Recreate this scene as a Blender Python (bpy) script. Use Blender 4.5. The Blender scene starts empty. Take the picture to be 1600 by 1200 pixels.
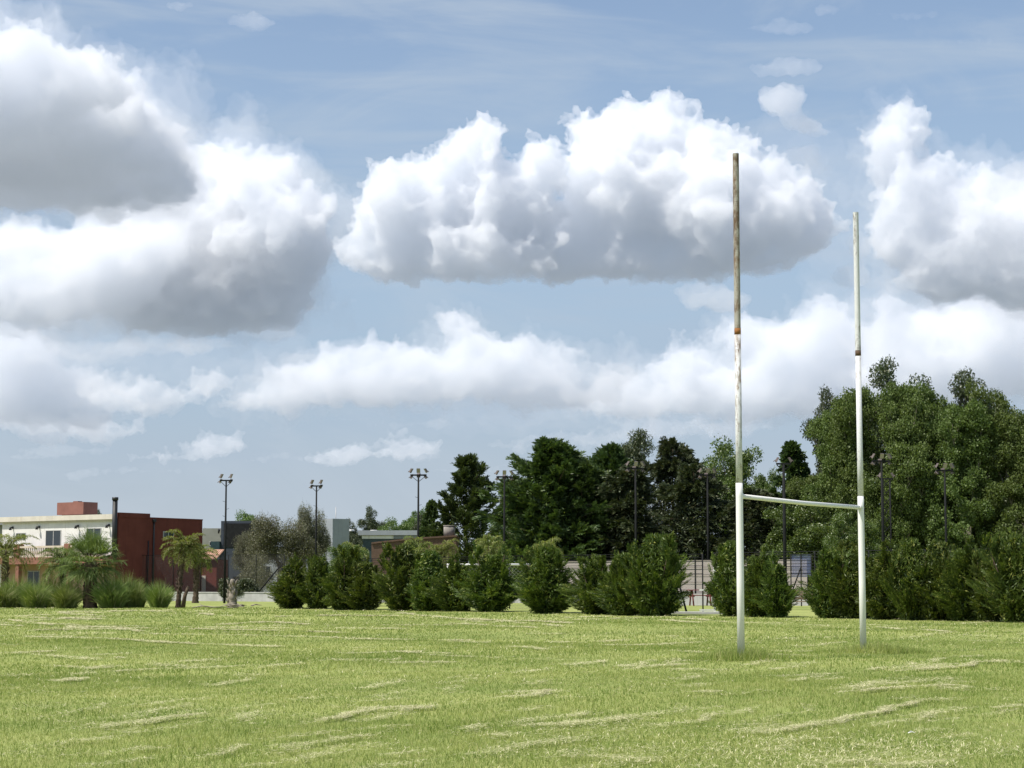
import bpy, math, random
import numpy as np
from mathutils import Vector, Matrix

# ------------------------------------------------------------------ camera
F = 3000.0                       # focal length in pixels of the 1600 px wide photograph
EYE = 1.4
PITCH = math.atan(312.0 / F)
SC = bpy.context.scene
COL = SC.collection
cam_data = bpy.data.cameras.new('camera')
cam_data.sensor_width = 36.0
cam_data.lens = 36.0 * F / 1600.0
cam_data.clip_start = 0.1
cam_data.clip_end = 20000
cam = bpy.data.objects.new('camera', cam_data)
cam.location = (0, 0, EYE)
cam.rotation_euler = (math.pi / 2 + PITCH, 0, 0)
COL.objects.link(cam)
SC.camera = cam


def ray(px, py):
    u, v = (px - 800.0), (600.0 - py)
    c, s = math.cos(PITCH), math.sin(PITCH)
    return Vector((u, F * c - v * s, F * s + v * c))


def at(px, py, Y):
    """world point at distance Y in front of the camera seen at pixel (px, py)"""
    r = ray(px, py)
    return Vector((0, 0, EYE)) + r * (Y / r.y)


def gx(px, Y):
    """ground position under pixel column px at distance Y"""
    p = at(px, 912, Y)
    return Vector((p.x, Y, 0.0))


def hz(py, Y):
    return at(800, py, Y).z


def ang(px, py):
    r = ray(px, py).normalized()
    return math.atan2(r.x, r.y), math.asin(r.z)


# ------------------------------------------------------------------ light
SUN_EL = math.radians(58)
SUN_AZ = math.atan2(-0.88, -0.475)          # clockwise from +Y: left of and a little behind the camera
sdir = Vector((math.cos(SUN_EL) * math.sin(SUN_AZ), math.cos(SUN_EL) * math.cos(SUN_AZ), math.sin(SUN_EL)))
sun_data = bpy.data.lights.new('sun', 'SUN')
sun_data.energy = 4.1
sun_data.angle = math.radians(0.53)
sun_data.color = (1.0, 0.945, 0.85)
sun = bpy.data.objects.new('sun', sun_data)
sun.rotation_euler = sdir.to_track_quat('Z', 'Y').to_euler()
sun.location = (-40, -20, 80)
COL.objects.link(sun)

SC.view_settings.view_transform = 'Standard'
SC.view_settings.look = 'None'
SC.view_settings.exposure = 0.45
SC.view_settings.gamma = 1.0
SC.view_settings.use_curve_mapping = False
SC.render.engine = 'CYCLES'
SC.cycles.max_bounces = 18
SC.cycles.volume_bounces = 16
SC.cycles.diffuse_bounces = 2
SC.cycles.transparent_max_bounces = 24
SC.cycles.use_denoising = True
SC.cycles.denoiser = 'OPENIMAGEDENOISE'
SC.cycles.denoising_input_passes = 'RGB_ALBEDO_NORMAL'


# ------------------------------------------------------------------ node helpers
class NT:
    def __init__(self, tree):
        self.t = tree
        self.n = tree.nodes
        self.l = tree.links

    def node(self, typ, **kw):
        nd = self.n.new(typ)
        for k, v in kw.items():
            setattr(nd, k, v)
        return nd

    def put(self, sock, val):
        if isinstance(val, bpy.types.NodeSocket):
            self.l.new(val, sock)
        elif val is not None:
            sock.default_value = val

    def m(self, op, a, b=None, c=None, clamp=False):
        nd = self.node('ShaderNodeMath', operation=op, use_clamp=clamp)
        self.put(nd.inputs[0], a)
        if b is not None:
            self.put(nd.inputs[1], b)
        if c is not None:
            self.put(nd.inputs[2], c)
        return nd.outputs[0]

    def v(self, op, a, b=None, c=None, scale=None):
        nd = self.node('ShaderNodeVectorMath', operation=op)
        self.put(nd.inputs[0], a)
        if b is not None:
            self.put(nd.inputs[1], b)
        if c is not None:
            self.put(nd.inputs[2], c)
        if scale is not None:
            self.put(nd.inputs['Scale'], scale)
        return nd.outputs['Value'] if op in ('LENGTH', 'DOT_PRODUCT', 'DISTANCE') else nd.outputs['Vector']

    def mix(self, f, a, b, blend='MIX'):
        nd = self.node('ShaderNodeMix', data_type='RGBA', blend_type=blend)
        self.put(nd.inputs[0], f)
        self.put(nd.inputs[6], a)
        self.put(nd.inputs[7], b)
        return nd.outputs[2]

    def smooth(self, x, lo, hi, a=0.0, b=1.0):
        nd = self.node('ShaderNodeMapRange', interpolation_type='SMOOTHSTEP')
        self.put(nd.inputs[0], x)
        for i, q in enumerate((lo, hi, a, b)):
            nd.inputs[i + 1].default_value = q
        return nd.outputs[0]

    def lin(self, x, lo, hi, a=0.0, b=1.0):
        nd = self.node('ShaderNodeMapRange')
        self.put(nd.inputs[0], x)
        for i, q in enumerate((lo, hi, a, b)):
            nd.inputs[i + 1].default_value = q
        return nd.outputs[0]

    def noise(self, vec, scale, detail=4, rough=0.55, dims='3D', dist=0.0):
        nd = self.node('ShaderNodeTexNoise', noise_dimensions=dims)
        if vec is not None:
            self.put(nd.inputs['Vector'], vec)
        nd.inputs['Scale'].default_value = scale
        nd.inputs['Detail'].default_value = detail
        nd.inputs['Roughness'].default_value = rough
        nd.inputs['Distortion'].default_value = dist
        return nd.outputs['Fac']

    def voronoi(self, vec, scale, detail=3, rough=0.5, dims='2D', smooth=None):
        nd = self.node('ShaderNodeTexVoronoi', voronoi_dimensions=dims)
        nd.feature = 'F1' if smooth is None else 'SMOOTH_F1'
        nd.normalize = True
        self.put(nd.inputs['Vector'], vec)
        nd.inputs['Scale'].default_value = scale
        nd.inputs['Detail'].default_value = detail
        nd.inputs['Roughness'].default_value = rough
        nd.inputs['Lacunarity'].default_value = 2.1
        if smooth is not None:
            nd.inputs['Smoothness'].default_value = smooth
        return nd.outputs['Distance']


# ------------------------------------------------------------------ world: physical sky with a bank of cumulus
def c4(r, g, b):
    return (r, g, b, 1.0)


def s2l(r, g, b):
    f = lambda c: (c / 255.0 / 12.92) if c <= 10 else ((c / 255.0 + 0.055) / 1.055) ** 2.4
    return (f(r), f(g), f(b), 1.0)


world = bpy.data.worlds.new('World')
SC.world = world
world.use_nodes = True
W = NT(world.node_tree)
W.n.clear()
SKY = 0.075
EXPO = 2.0 ** SC.view_settings.exposure


def build_world():
    out = W.node('ShaderNodeOutputWorld')
    bg = W.node('ShaderNodeBackground')
    bg.inputs['Strength'].default_value = SKY
    W.l.new(bg.outputs[0], out.inputs[0])
    sky = W.node('ShaderNodeTexSky', sky_type='NISHITA', sun_disc=False)
    sky.sun_elevation = SUN_EL
    sky.sun_rotation = SUN_AZ
    sky.altitude = 20
    sky.air_density = 1.0
    sky.dust_density = 1.2
    sky.ozone_density = 1.6

    tc = W.node('ShaderNodeTexCoord')
    d = tc.outputs['Generated']
    sp = W.node('ShaderNodeSeparateXYZ')
    W.l.new(d, sp.inputs[0])
    az = W.m('ARCTAN2', sp.outputs[0], sp.outputs[1])
    el = W.m('ARCSINE', sp.outputs[2])
    cb = W.node('ShaderNodeCombineXYZ')
    W.l.new(az, cb.inputs[0])
    W.l.new(el, cb.inputs[1])
    P0 = cb.outputs[0]
    pxr = 1.0 / F                                    # one photograph pixel in radians

    col = sky.outputs[0]
    # faint high haze streaks and the whitening towards the horizon
    K = 1.0 / (SKY * EXPO)
    tint = W.mix(1.0, col, c4(1.60, 1.50, 1.42), 'MULTIPLY')
    st = W.v('MULTIPLY', P0, (2.2, 15.0, 1))
    streak = W.smooth(W.noise(W.v('ADD', st, (0, 0.4, 0)), 2.6, 5, 0.55, '2D', 0.4), 0.42, 0.78)
    hazec = [q * K for q in s2l(196, 208, 220)[:3]] + [1]
    col = W.mix(W.m('MULTIPLY', streak, 0.42), tint, hazec)
    col = W.mix(W.smooth(el, 0.02, 0.34, 0.85, 0.0), col, [q * K for q in s2l(162, 184, 210)[:3]] + [1])
    col = W.mix(W.smooth(el, 0.0, 0.115, 0.85, 0.0), col, [q * K for q in s2l(190, 200, 208)[:3]] + [1])
    pat = W.smooth(W.noise(W.v('MULTIPLY', P0, (5.0, 13.0, 1)), 1.3, 6, 0.6, '2D', 0.6), 0.46, 0.78)
    col = W.mix(W.m('MULTIPLY', pat, 0.35), col, hazec)
    W.l.new(col, bg.inputs['Color'])
    world.cycles.sampling_method = 'MANUAL'
    world.cycles.sample_map_resolution = 512


build_world()


# ------------------------------------------------------------------ object helpers
def tag(o, label=None, cat=None, group=None, kind=None):
    if label:
        o['label'] = label
    if cat:
        o['category'] = cat
    if group:
        o['group'] = group
    if kind:
        o['kind'] = kind
    return o


def empty(name, loc, rz=0.0):
    o = bpy.data.objects.new(name, None)
    o.empty_display_size = 0.3
    o.location = loc
    o.rotation_euler = (0, 0, rz)
    COL.objects.link(o)
    return o


KIDS = {}


def link(name, me, parent=None, loc=None):
    o = bpy.data.objects.new(name, me)
    COL.objects.link(o)
    if parent is not None:
        o.parent = parent
        KIDS.setdefault(parent.name, []).append(o)
    if loc is not None:
        o.location = loc
    return o


def copy_tree(o, parent=None):
    c = o.copy()
    COL.objects.link(c)
    if parent is not None:
        c.parent = parent
        KIDS.setdefault(parent.name, []).append(c)
    for ch in list(KIDS.get(o.name, [])):
        copy_tree(ch, c)
    return c


class MB:
    """collects boxes, tubes and sheets and links them as one mesh"""

    def __init__(self):
        self.v = []
        self.f = []
        self.s = []

    def add(self, verts, faces, smooth=False):
        n = len(self.v)
        self.v.extend([tuple(p) for p in verts])
        for fc in faces:
            self.f.append([n + i for i in fc])
            self.s.append(smooth)
        return self

    def box(self, x0, x1, y0, y1, z0, z1, M=None):
        vs = [Vector(p) for p in ((x0, y0, z0), (x1, y0, z0), (x1, y1, z0), (x0, y1, z0),
                                  (x0, y0, z1), (x1, y0, z1), (x1, y1, z1), (x0, y1, z1))]
        if M is not None:
            vs = [M @ p for p in vs]
        return self.add(vs, [(0, 3, 2, 1), (4, 5, 6, 7), (0, 1, 5, 4), (1, 2, 6, 5), (2, 3, 7, 6), (3, 0, 4, 7)])

    def bbox(self, x0, x1, y0, y1, z0, z1, b=0.02):
        """box with bevelled vertical and top edges"""
        ring = [(x0 + b, y0), (x1 - b, y0), (x1, y0 + b), (x1, y1 - b), (x1 - b, y1), (x0 + b, y1), (x0, y1 - b), (x0, y0 + b)]
        cx, cy = (x0 + x1) / 2, (y0 + y1) / 2
        vs, fs = [], []
        for z, k in ((z0, 0), (z1 - b, 0), (z1, b)):
            for (x, y) in ring:
                vs.append((x - math.copysign(k, x - cx), y - math.copysign(k, y - cy), z))
        for L in range(2):
            for i in range(8):
                j = (i + 1) % 8
                fs.append((L * 8 + i, L * 8 + j, L * 8 + 8 + j, L * 8 + 8 + i))
        fs.append(tuple(range(7, -1, -1)))
        fs.append(tuple(range(16, 24)))
        return self.add(vs, fs)

    def tube(self, pts, rad, n=8, cap=True, smooth=True):
        pts = [Vector(p) for p in pts]
        if not hasattr(rad, '__len__'):
            rad = [rad] * len(pts)
        vs, fs = [], []
        up = None
        for i, p in enumerate(pts):
            t = (pts[min(i + 1, len(pts) - 1)] - pts[max(i - 1, 0)]).normalized()
            if up is None:
                up = Vector((1, 0, 0)) if abs(t.x) < 0.8 else Vector((0, 1, 0))
            a = (up - t * up.dot(t)).normalized()
            b = t.cross(a)
            up = a
            for k in range(n):
                w = 2 * math.pi * k / n
                vs.append(p + (a * math.cos(w) + b * math.sin(w)) * rad[i])
        for i in range(len(pts) - 1):
            for k in range(n):
                j = (k + 1) % n
                fs.append((i * n + k, i * n + j, i * n + n + j, i * n + n + k))
        self.add(vs, fs, smooth)
        if cap:
            m = len(self.v) - len(vs)
            self.f.append([m + k for k in range(n - 1, -1, -1)])
            self.s.append(False)
            self.f.append([m + (len(pts) - 1) * n + k for k in range(n)])
            self.s.append(False)
        return self

    def mesh(self, name, mat):
        me = bpy.data.meshes.new(name)
        me.from_pydata(self.v, [], self.f)
        me.polygons.foreach_set('use_smooth', self.s)
        if mat is not None:
            me.materials.append(mat)
        me.update()
        return me

    def build(self, name, mat, parent=None, loc=None):
        return link(name, self.mesh(name, mat), parent, loc)


def np_mesh(name, V, k, mat, attrs=None):
    """V: (faces*k, 3) corner positions, every face with its own k vertices"""
    V = np.ascontiguousarray(V, dtype=np.float32)
    n = len(V)
    m = n // k
    me = bpy.data.meshes.new(name)
    me.vertices.add(n)
    me.vertices.foreach_set('co', V.ravel())
    me.loops.add(n)
    me.loops.foreach_set('vertex_index', np.arange(n, dtype=np.int32))
    me.polygons.add(m)
    me.polygons.foreach_set('loop_start', np.arange(0, n, k, dtype=np.int32))
    if attrs:
        for an, val in attrs.items():
            at_ = me.attributes.new(an, 'FLOAT', 'POINT')
            at_.data.foreach_set('value', np.repeat(np.asarray(val, dtype=np.float32), k))
    if mat is not None:
        me.materials.append(mat)
    me.update(calc_edges=True)
    return me


def nrm(a):
    return a / np.maximum(np.linalg.norm(a, axis=-1, keepdims=True), 1e-9)


def leaves(C, D, Nn, L, Wd):
    """rhombus leaves: base C, long axis D, face normal hint Nn, length L and width Wd"""
    D = nrm(D)
    S = nrm(np.cross(D, Nn))
    L = np.broadcast_to(np.asarray(L, dtype=float), (len(C),))[:, None]
    Wd = np.broadcast_to(np.asarray(Wd, dtype=float), (len(C),))[:, None]
    up = nrm(np.cross(S, D))
    a = C
    b = C + D * L * 0.45 + S * Wd * 0.5 - up * Wd * 0.12
    c = C + D * L
    d = C + D * L * 0.45 - S * Wd * 0.5 - up * Wd * 0.12
    return np.stack([a, b, c, d], 1).reshape(-1, 3)


# ------------------------------------------------------------------ materials
def new_mat(name):
    m = bpy.data.materials.new(name)
    m.use_nodes = True
    t = NT(m.node_tree)
    t.n.clear()
    t.out = t.node('ShaderNodeOutputMaterial')
    return m, t


def principled(t, col, rough=0.6, spec=0.3, metal=0.0, bump=None, bstr=0.2, bdist=0.02):
    p = t.node('ShaderNodeBsdfPrincipled')
    t.put(p.inputs['Base Color'], col)
    t.put(p.inputs['Roughness'], rough)
    t.put(p.inputs['Metallic'], metal)
    t.put(p.inputs['Specular IOR Level'], spec)
    if bump is not None:
        b = t.node('ShaderNodeBump')
        b.inputs['Strength'].default_value = bstr
        b.inputs['Distance'].default_value = bdist
        t.l.new(bump, b.inputs['Height'])
        t.l.new(b.outputs[0], p.inputs['Normal'])
    t.l.new(p.outputs[0], t.out.inputs[0])
    return p


def objco(t):
    return t.node('ShaderNodeTexCoord').outputs['Object']


def worldco(t):
    return t.node('ShaderNodeNewGeometry').outputs['Position']


def mat_plain(name, col, rough=0.6, spec=0.3, metal=0.0, var=0.18, scale=3.0, grime=None):
    """weathered paint, render or metal: colour drifts at two scales, fine bump"""
    m, t = new_mat(name)
    co = objco(t)
    n1 = t.noise(co, scale, 6, 0.6)
    n2 = t.noise(co, scale * 9, 4, 0.6)
    dark = [c * (1 - var) for c in col[:3]] + [1]
    lite = [min(1, c * (1 + var * 0.6)) for c in col[:3]] + [1]
    c = t.mix(t.smooth(n1, 0.3, 0.7), dark, lite)
    if grime is not None:
        # run-off stains: noise stretched along the height
        g = t.noise(t.v('MULTIPLY', co, (2.4, 2.4, 0.22)), 1.6, 5, 0.62)
        c = t.mix(t.smooth(g, 0.52, 0.78, 0, 0.65), c, grime)
    principled(t, c, rough, spec, metal, n2, 0.15, 0.01)
    return m


def mat_leaf(name, a, b, c=None, trans=0.3, gloss=0.06, grough=0.45, scale=0.9, tr_tint=(1.25, 1.3, 0.55)):
    """foliage: two leaf colours by leaf, drifting by clump, with light coming through"""
    m, t = new_mat(name)
    geo = t.node('ShaderNodeNewGeometry')
    rnd = geo.outputs['Random Per Island']
    co = objco(t)
    n = t.noise(co, scale, 3, 0.55)
    f = t.m('MULTIPLY_ADD', rnd, 0.55, t.m('MULTIPLY_ADD', n, 1.5, -0.55), clamp=True)
    col = t.mix(f, a, b)
    if c is not None:
        col = t.mix(t.smooth(rnd, 0.9, 0.94), col, c)
    oi = t.node('ShaderNodeObjectInfo')
    hs = t.node('ShaderNodeHueSaturation')
    t.put(hs.inputs['Hue'], t.lin(oi.outputs['Random'], 0, 1, 0.488, 0.512))
    t.put(hs.inputs['Value'], t.lin(oi.outputs['Random'], 0, 1, 0.85, 1.15))
    t.l.new(col, hs.inputs['Color'])
    col = hs.outputs[0]
    df = t.node('ShaderNodeBsdfDiffuse')
    t.l.new(col, df.inputs[0])
    tl = t.node('ShaderNodeBsdfTranslucent')
    t.l.new(t.mix(1.0, col, c4(*tr_tint), 'MULTIPLY'), tl.inputs[0])
    mx = t.node('ShaderNodeMixShader')
    mx.inputs[0].default_value = trans
    t.l.new(df.outputs[0], mx.inputs[1])
    t.l.new(tl.outputs[0], mx.inputs[2])
    gl = t.node('ShaderNodeBsdfGlossy')
    gl.inputs['Roughness'].default_value = grough
    gl.inputs['Color'].default_value = (0.9, 0.95, 0.85, 1)
    m2 = t.node('ShaderNodeMixShader')
    m2.inputs[0].default_value = gloss
    t.l.new(mx.outputs[0], m2.inputs[1])
    t.l.new(gl.outputs[0], m2.inputs[2])
    t.l.new(m2.outputs[0], t.out.inputs[0])
    return m


M = {}
M['bark'] = mat_plain('bark', c4(0.10, 0.075, 0.055), 0.9, 0.1, var=0.5, scale=6)
M['bark_pale'] = mat_plain('bark_pale', c4(0.26, 0.23, 0.19), 0.9, 0.1, var=0.4, scale=5)
M['twig'] = mat_plain('twig', c4(0.16, 0.135, 0.11), 0.9, 0.1, var=0.4, scale=5)
M['cypress'] = mat_leaf('cypress_foliage', c4(0.030, 0.054, 0.020), c4(0.088, 0.132, 0.036), c4(0.14, 0.175, 0.05), 0.25, 0.03)
M['hedge'] = mat_leaf('hedge_foliage', c4(0.024, 0.048, 0.011), c4(0.130, 0.180, 0.034), c4(0.26, 0.28, 0.07), 0.28, 0.02, scale=1.2)
M['cedar'] = mat_leaf('cedar_foliage', c4(0.030, 0.045, 0.024), c4(0.080, 0.100, 0.045), c4(0.13, 0.125, 0.06), 0.2, 0.03)
M['poplar'] = mat_leaf('poplar_foliage', c4(0.055, 0.090, 0.025), c4(0.160, 0.215, 0.065), c4(0.19, 0.24, 0.09), 0.33, 0.015, 0.45)
M['broad'] = mat_leaf('broadleaf_foliage', c4(0.045, 0.085, 0.018), c4(0.13, 0.20, 0.04), c4(0.20, 0.25, 0.07), 0.33, 0.05)
M['dark_broad'] = mat_leaf('dark_broadleaf_foliage', c4(0.028, 0.042, 0.016), c4(0.075, 0.095, 0.035), c4(0.11, 0.11, 0.05), 0.2, 0.06)
M['grey_leaf'] = mat_leaf('greyish_foliage', c4(0.095, 0.100, 0.065), c4(0.200, 0.200, 0.130), c4(0.22, 0.205, 0.14), 0.25, 0.03)
M['palm'] = mat_leaf('palm_frond', c4(0.11, 0.15, 0.045), c4(0.28, 0.315, 0.10), c4(0.42, 0.41, 0.18), 0.35, 0.02, 0.5, scale=1.5)
M['palm_green'] = mat_leaf('fan_palm_frond', c4(0.085, 0.13, 0.040), c4(0.21, 0.265, 0.095), c4(0.22, 0.25, 0.11), 0.3, 0.02, 0.5, scale=1.5)
M['clump'] = mat_leaf('clump_grass', c4(0.12, 0.18, 0.05), c4(0.29, 0.35, 0.12), c4(0.48, 0.48, 0.28), 0.35, 0.02, scale=2.0)


# ------------------------------------------------------------------ setting: the ground
def ground_height(x, y):
    return (0.035 * math.sin(x * 0.23 + 1.0) * math.cos(y * 0.19) + 0.02 * math.sin(x * 0.61 + y * 0.47)) * min(1.0, max(0.0, (y - 5) / 20.0)) * (1.0 if y < 140 else 0.0)


def gh_np(x, y):
    k = np.clip((y - 5) / 20.0, 0, 1) * (y < 140)
    return (0.035 * np.sin(x * 0.23 + 1.0) * np.cos(y * 0.19) + 0.02 * np.sin(x * 0.61 + y * 0.47)) * k


def hedge_Y(px):
    return F * EYE / (950 + (px - 430) * (22.0 / 1170) - 912)


def edge_Y(X, Y):
    """distance of the mown field's far edge straight behind ground point, by its bearing"""
    px = 800 + F * X / Y
    return hedge_Y(px)


M['soil'], t = new_mat('lawn_soil')
co = worldco(t)
nA = t.noise(co, 0.16, 5, 0.6)
nB = t.noise(co, 1.7, 5, 0.65)
nC = t.noise(co, 14.0, 4, 0.7)
g = t.mix(t.smooth(nA, 0.35, 0.68), c4(0.215, 0.265, 0.080), c4(0.330, 0.365, 0.125))
g = t.mix(t.smooth(nB, 0.42, 0.75, 0, 0.6), g, c4(0.32, 0.31, 0.13))
g = t.mix(t.smooth(nC, 0.45, 0.8, 0, 0.5), g, c4(0.10, 0.135, 0.035))
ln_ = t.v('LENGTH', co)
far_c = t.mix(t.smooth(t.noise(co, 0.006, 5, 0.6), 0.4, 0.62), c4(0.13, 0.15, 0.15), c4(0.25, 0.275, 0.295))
g = t.mix(t.smooth(ln_, 190, 330), g, far_c)          # far fields, streets and roofs; haze painted in blue-grey to lift cloud bases
principled(t, g, 0.95, 0.05, 0, nC, 0.5, 0.05)

# one sheet, fine near the camera and reaching the horizon
xs = np.concatenate([-np.geomspace(9000, 60, 14), np.linspace(-55, 55, 111), np.geomspace(60, 9000, 14)])
ys = np.concatenate([[-9000, -3000, -800, -200, -60, -20], np.linspace(0, 140, 141), np.geomspace(150, 12000, 18)])
XX, YY = np.meshgrid(xs, ys)
ZZ = gh_np(XX, YY)
vv = np.stack([XX, YY, ZZ], -1).reshape(-1, 3)
nx = len(xs)
ff = []
for j in range(len(ys) - 1):
    for i in range(nx - 1):
        a = j * nx + i
        ff.append((a, a + 1, a + nx + 1, a + nx))
gm = bpy.data.meshes.new('ground')
gm.from_pydata(vv.tolist(), [], ff)
gm.polygons.foreach_set('use_smooth', [True] * len(ff))
gm.materials.append(M['soil'])
tag(link('ground', gm), kind='structure')

# ------------------------------------------------------------------ grass
M['grass'], t = new_mat('grass_blades')
co = worldco(t)
geo = t.node('ShaderNodeNewGeometry')
rnd = geo.outputs['Random Per Island']
nA = t.noise(co, 0.22, 5, 0.6)
nB = t.noise(co, 1.5, 4, 0.6)
f = t.m('ADD', t.m('MULTIPLY', nA, 1.3), t.m('MULTIPLY', nB, 1.0))
f = t.m('ADD', f, t.m('MULTIPLY', t.m('SUBTRACT', rnd, 0.5), 0.7))
sx_ = t.node('ShaderNodeSeparateXYZ')
t.l.new(co, sx_.inputs[0])
lane = t.m('SINE', t.m('MULTIPLY', t.m('SUBTRACT', t.m('MULTIPLY', sx_.outputs[0], 0.83), t.m('MULTIPLY_ADD', sx_.outputs[1], 0.55, t.m('MULTIPLY', nA, -1.6))), 3.3))
f = t.m('MULTIPLY_ADD', lane, 0.10, f)                 # faint mowing lanes
g = t.mix(t.smooth(f, 0.68, 1.62), c4(0.160, 0.240, 0.054), c4(0.375, 0.415, 0.148))
g = t.mix(t.smooth(rnd, 0.88, 0.92, 0, 0.6), g, c4(0.56, 0.52, 0.28))
df = t.node('ShaderNodeBsdfDiffuse')
t.l.new(g, df.inputs[0])
tl = t.node('ShaderNodeBsdfTranslucent')
t.l.new(t.mix(1.0, g, c4(1.1, 1.1, 0.6), 'MULTIPLY'), tl.inputs[0])
mx = t.node('ShaderNodeMixShader')
mx.inputs[0].default_value = 0.35
t.l.new(df.outputs[0], mx.inputs[1])
t.l.new(tl.outputs[0], mx.inputs[2])
t.l.new(mx.outputs[0], t.out.inputs[0])

rg = np.random.default_rng(7)


def scatter(y0, y1, dens, margin=1.03):
    """random ground points inside the viewed wedge between two distances"""
    half = 800.0 / F * margin
    area = half * (y1 * y1 - y0 * y0) + (y1 - y0) * 1.6
    n = int(area * dens)
    u = rg.random(n)
    Y = np.sqrt(y0 * y0 + u * (y1 * y1 - y0 * y0))
    X = (rg.random(n) * 2 - 1) * (half * Y + 0.8)
    return X, Y


def blades(X, Y, h, w, lean):
    n = len(X)
    Z = gh_np(X, Y) - 0.006
    az = rg.random(n) * 2 * np.pi
    ln = np.abs(rg.normal(0, lean, n)) + 0.12
    H = h * rg.uniform(0.55, 1.35, n)
    D = np.stack([np.cos(az) * np.sin(ln), np.sin(az) * np.sin(ln), np.cos(ln)], -1)
    fa = rg.random(n) * 2 * np.pi
    S = np.stack([np.cos(fa), np.sin(fa), np.zeros(n)], -1) * (w * rg.uniform(0.6, 1.4, n))[:, None]
    B = np.stack([X, Y, Z], -1)
    return np.stack([B - S * 0.5, B + S * 0.5, B + D * H[:, None]], 1).reshape(-1, 3)


# patchiness of the sward: some blades taller and denser
def patch(X, Y):
    return 0.5 + 0.25 * np.sin(X * 1.7 + 0.6 * np.sin(Y * 0.9)) * np.cos(Y * 0.8 + 1.1 * np.sin(X * 0.6)) + 0.25 * np.sin(X * 0.43 - Y * 0.27)


parts = []
for (y0, y1, dens, h, w) in ((13.0, 20, 2300, 0.046, 0.0055), (20, 30, 1100, 0.050, 0.0080), (30, 48, 400, 0.054, 0.013), (48, 75, 115, 0.060, 0.024), (75, 125, 34, 0.066, 0.045)):
    X, Y = scatter(y0, y1, dens)
    ok = Y < edge_Y(X, Y) + 1.0
    X, Y = X[ok], Y[ok]
    pk = np.clip(patch(X, Y), 0, 1)
    parts.append(blades(X, Y, h * (0.7 + 0.65 * pk), w, 0.8))
# longer uncut grass round the feet of the goal posts
gl_ = at(1158, 1033, 34.9)
gr_ = at(1349, 1020, 39.6)
for (cx, cy, n) in ((gl_.x, 34.9, 2600), (gr_.x + 0.25, 39.6, 2600)):
    X = cx + rg.normal(0, 0.62, n)
    Y = cy + rg.normal(0, 0.34, n)
    k = np.exp(-((X - cx) / 0.75) ** 2)
    parts.append(blades(X, Y, 0.09 + 0.15 * k, 0.012, 0.55))
GV = np.concatenate(parts)
tag(link('grass', np_mesh('grass', GV, 3, M['grass'])), 'short mown green grass covering the whole playing field', 'grass', kind='stuff')

# dry clippings left in windrows by the mower
M['straw'], t = new_mat('dry_clippings')
geo = t.node('ShaderNodeNewGeometry')
g = t.mix(geo.outputs['Random Per Island'], c4(0.38, 0.39, 0.19), c4(0.64, 0.60, 0.39))
principled(t, g, 0.9, 0.1)


def clipping_line(pts, width, dens, wl=1.0):
    """pts in photograph pixels on the ground -> short straws lying in a broken row"""
    out = []
    G = [gx(px, F * EYE / (py - 912)) for (px, py) in pts]
    for a, b in zip(G[:-1], G[1:]):
        L = (b - a).length
        n = int(L * dens)
        s = rg.random(n)
        br = np.sin(s * L * 2.3 + a.x * 3.1) + np.sin(s * L * 0.9 + a.y) + rg.normal(0, 0.5, n)
        s = s[br > -0.25 + 0.5 * np.sin(s * L * 5.1 + a.y)]
        n = len(s)
        q = np.array(a)[None, :] + s[:, None] * np.array(b - a)[None, :]
        wv = 0.5 + 0.5 * np.sin(s * L * 1.7 + a.x)
        q[:, 0] += rg.normal(0, 1, n) * width * (0.4 + 1.3 * wv * wv) + 0.16 * np.sin(s * L * 1.1) + 0.06 * np.sin(s * L * 4.3)
        q[:, 1] += rg.normal(0, 1, n) * width * (0.4 + 1.3 * wv * wv)
        q[:, 2] = gh_np(q[:, 0], q[:, 1]) + 0.030 + rg.random(n) * 0.022
        az = rg.random(n) * 2 * np.pi
        D = np.stack([np.cos(az), np.sin(az), rg.normal(0.05, 0.14, n)], -1)
        sc = np.sqrt(np.maximum(q[:, 1] / 22.0, 0.7))
        out.append(leaves(q, D, np.tile((0, 0, 1.0), (n, 1)), 0.075 * sc * wl, 0.0065 * sc * sc * wl))
    return out


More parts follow.
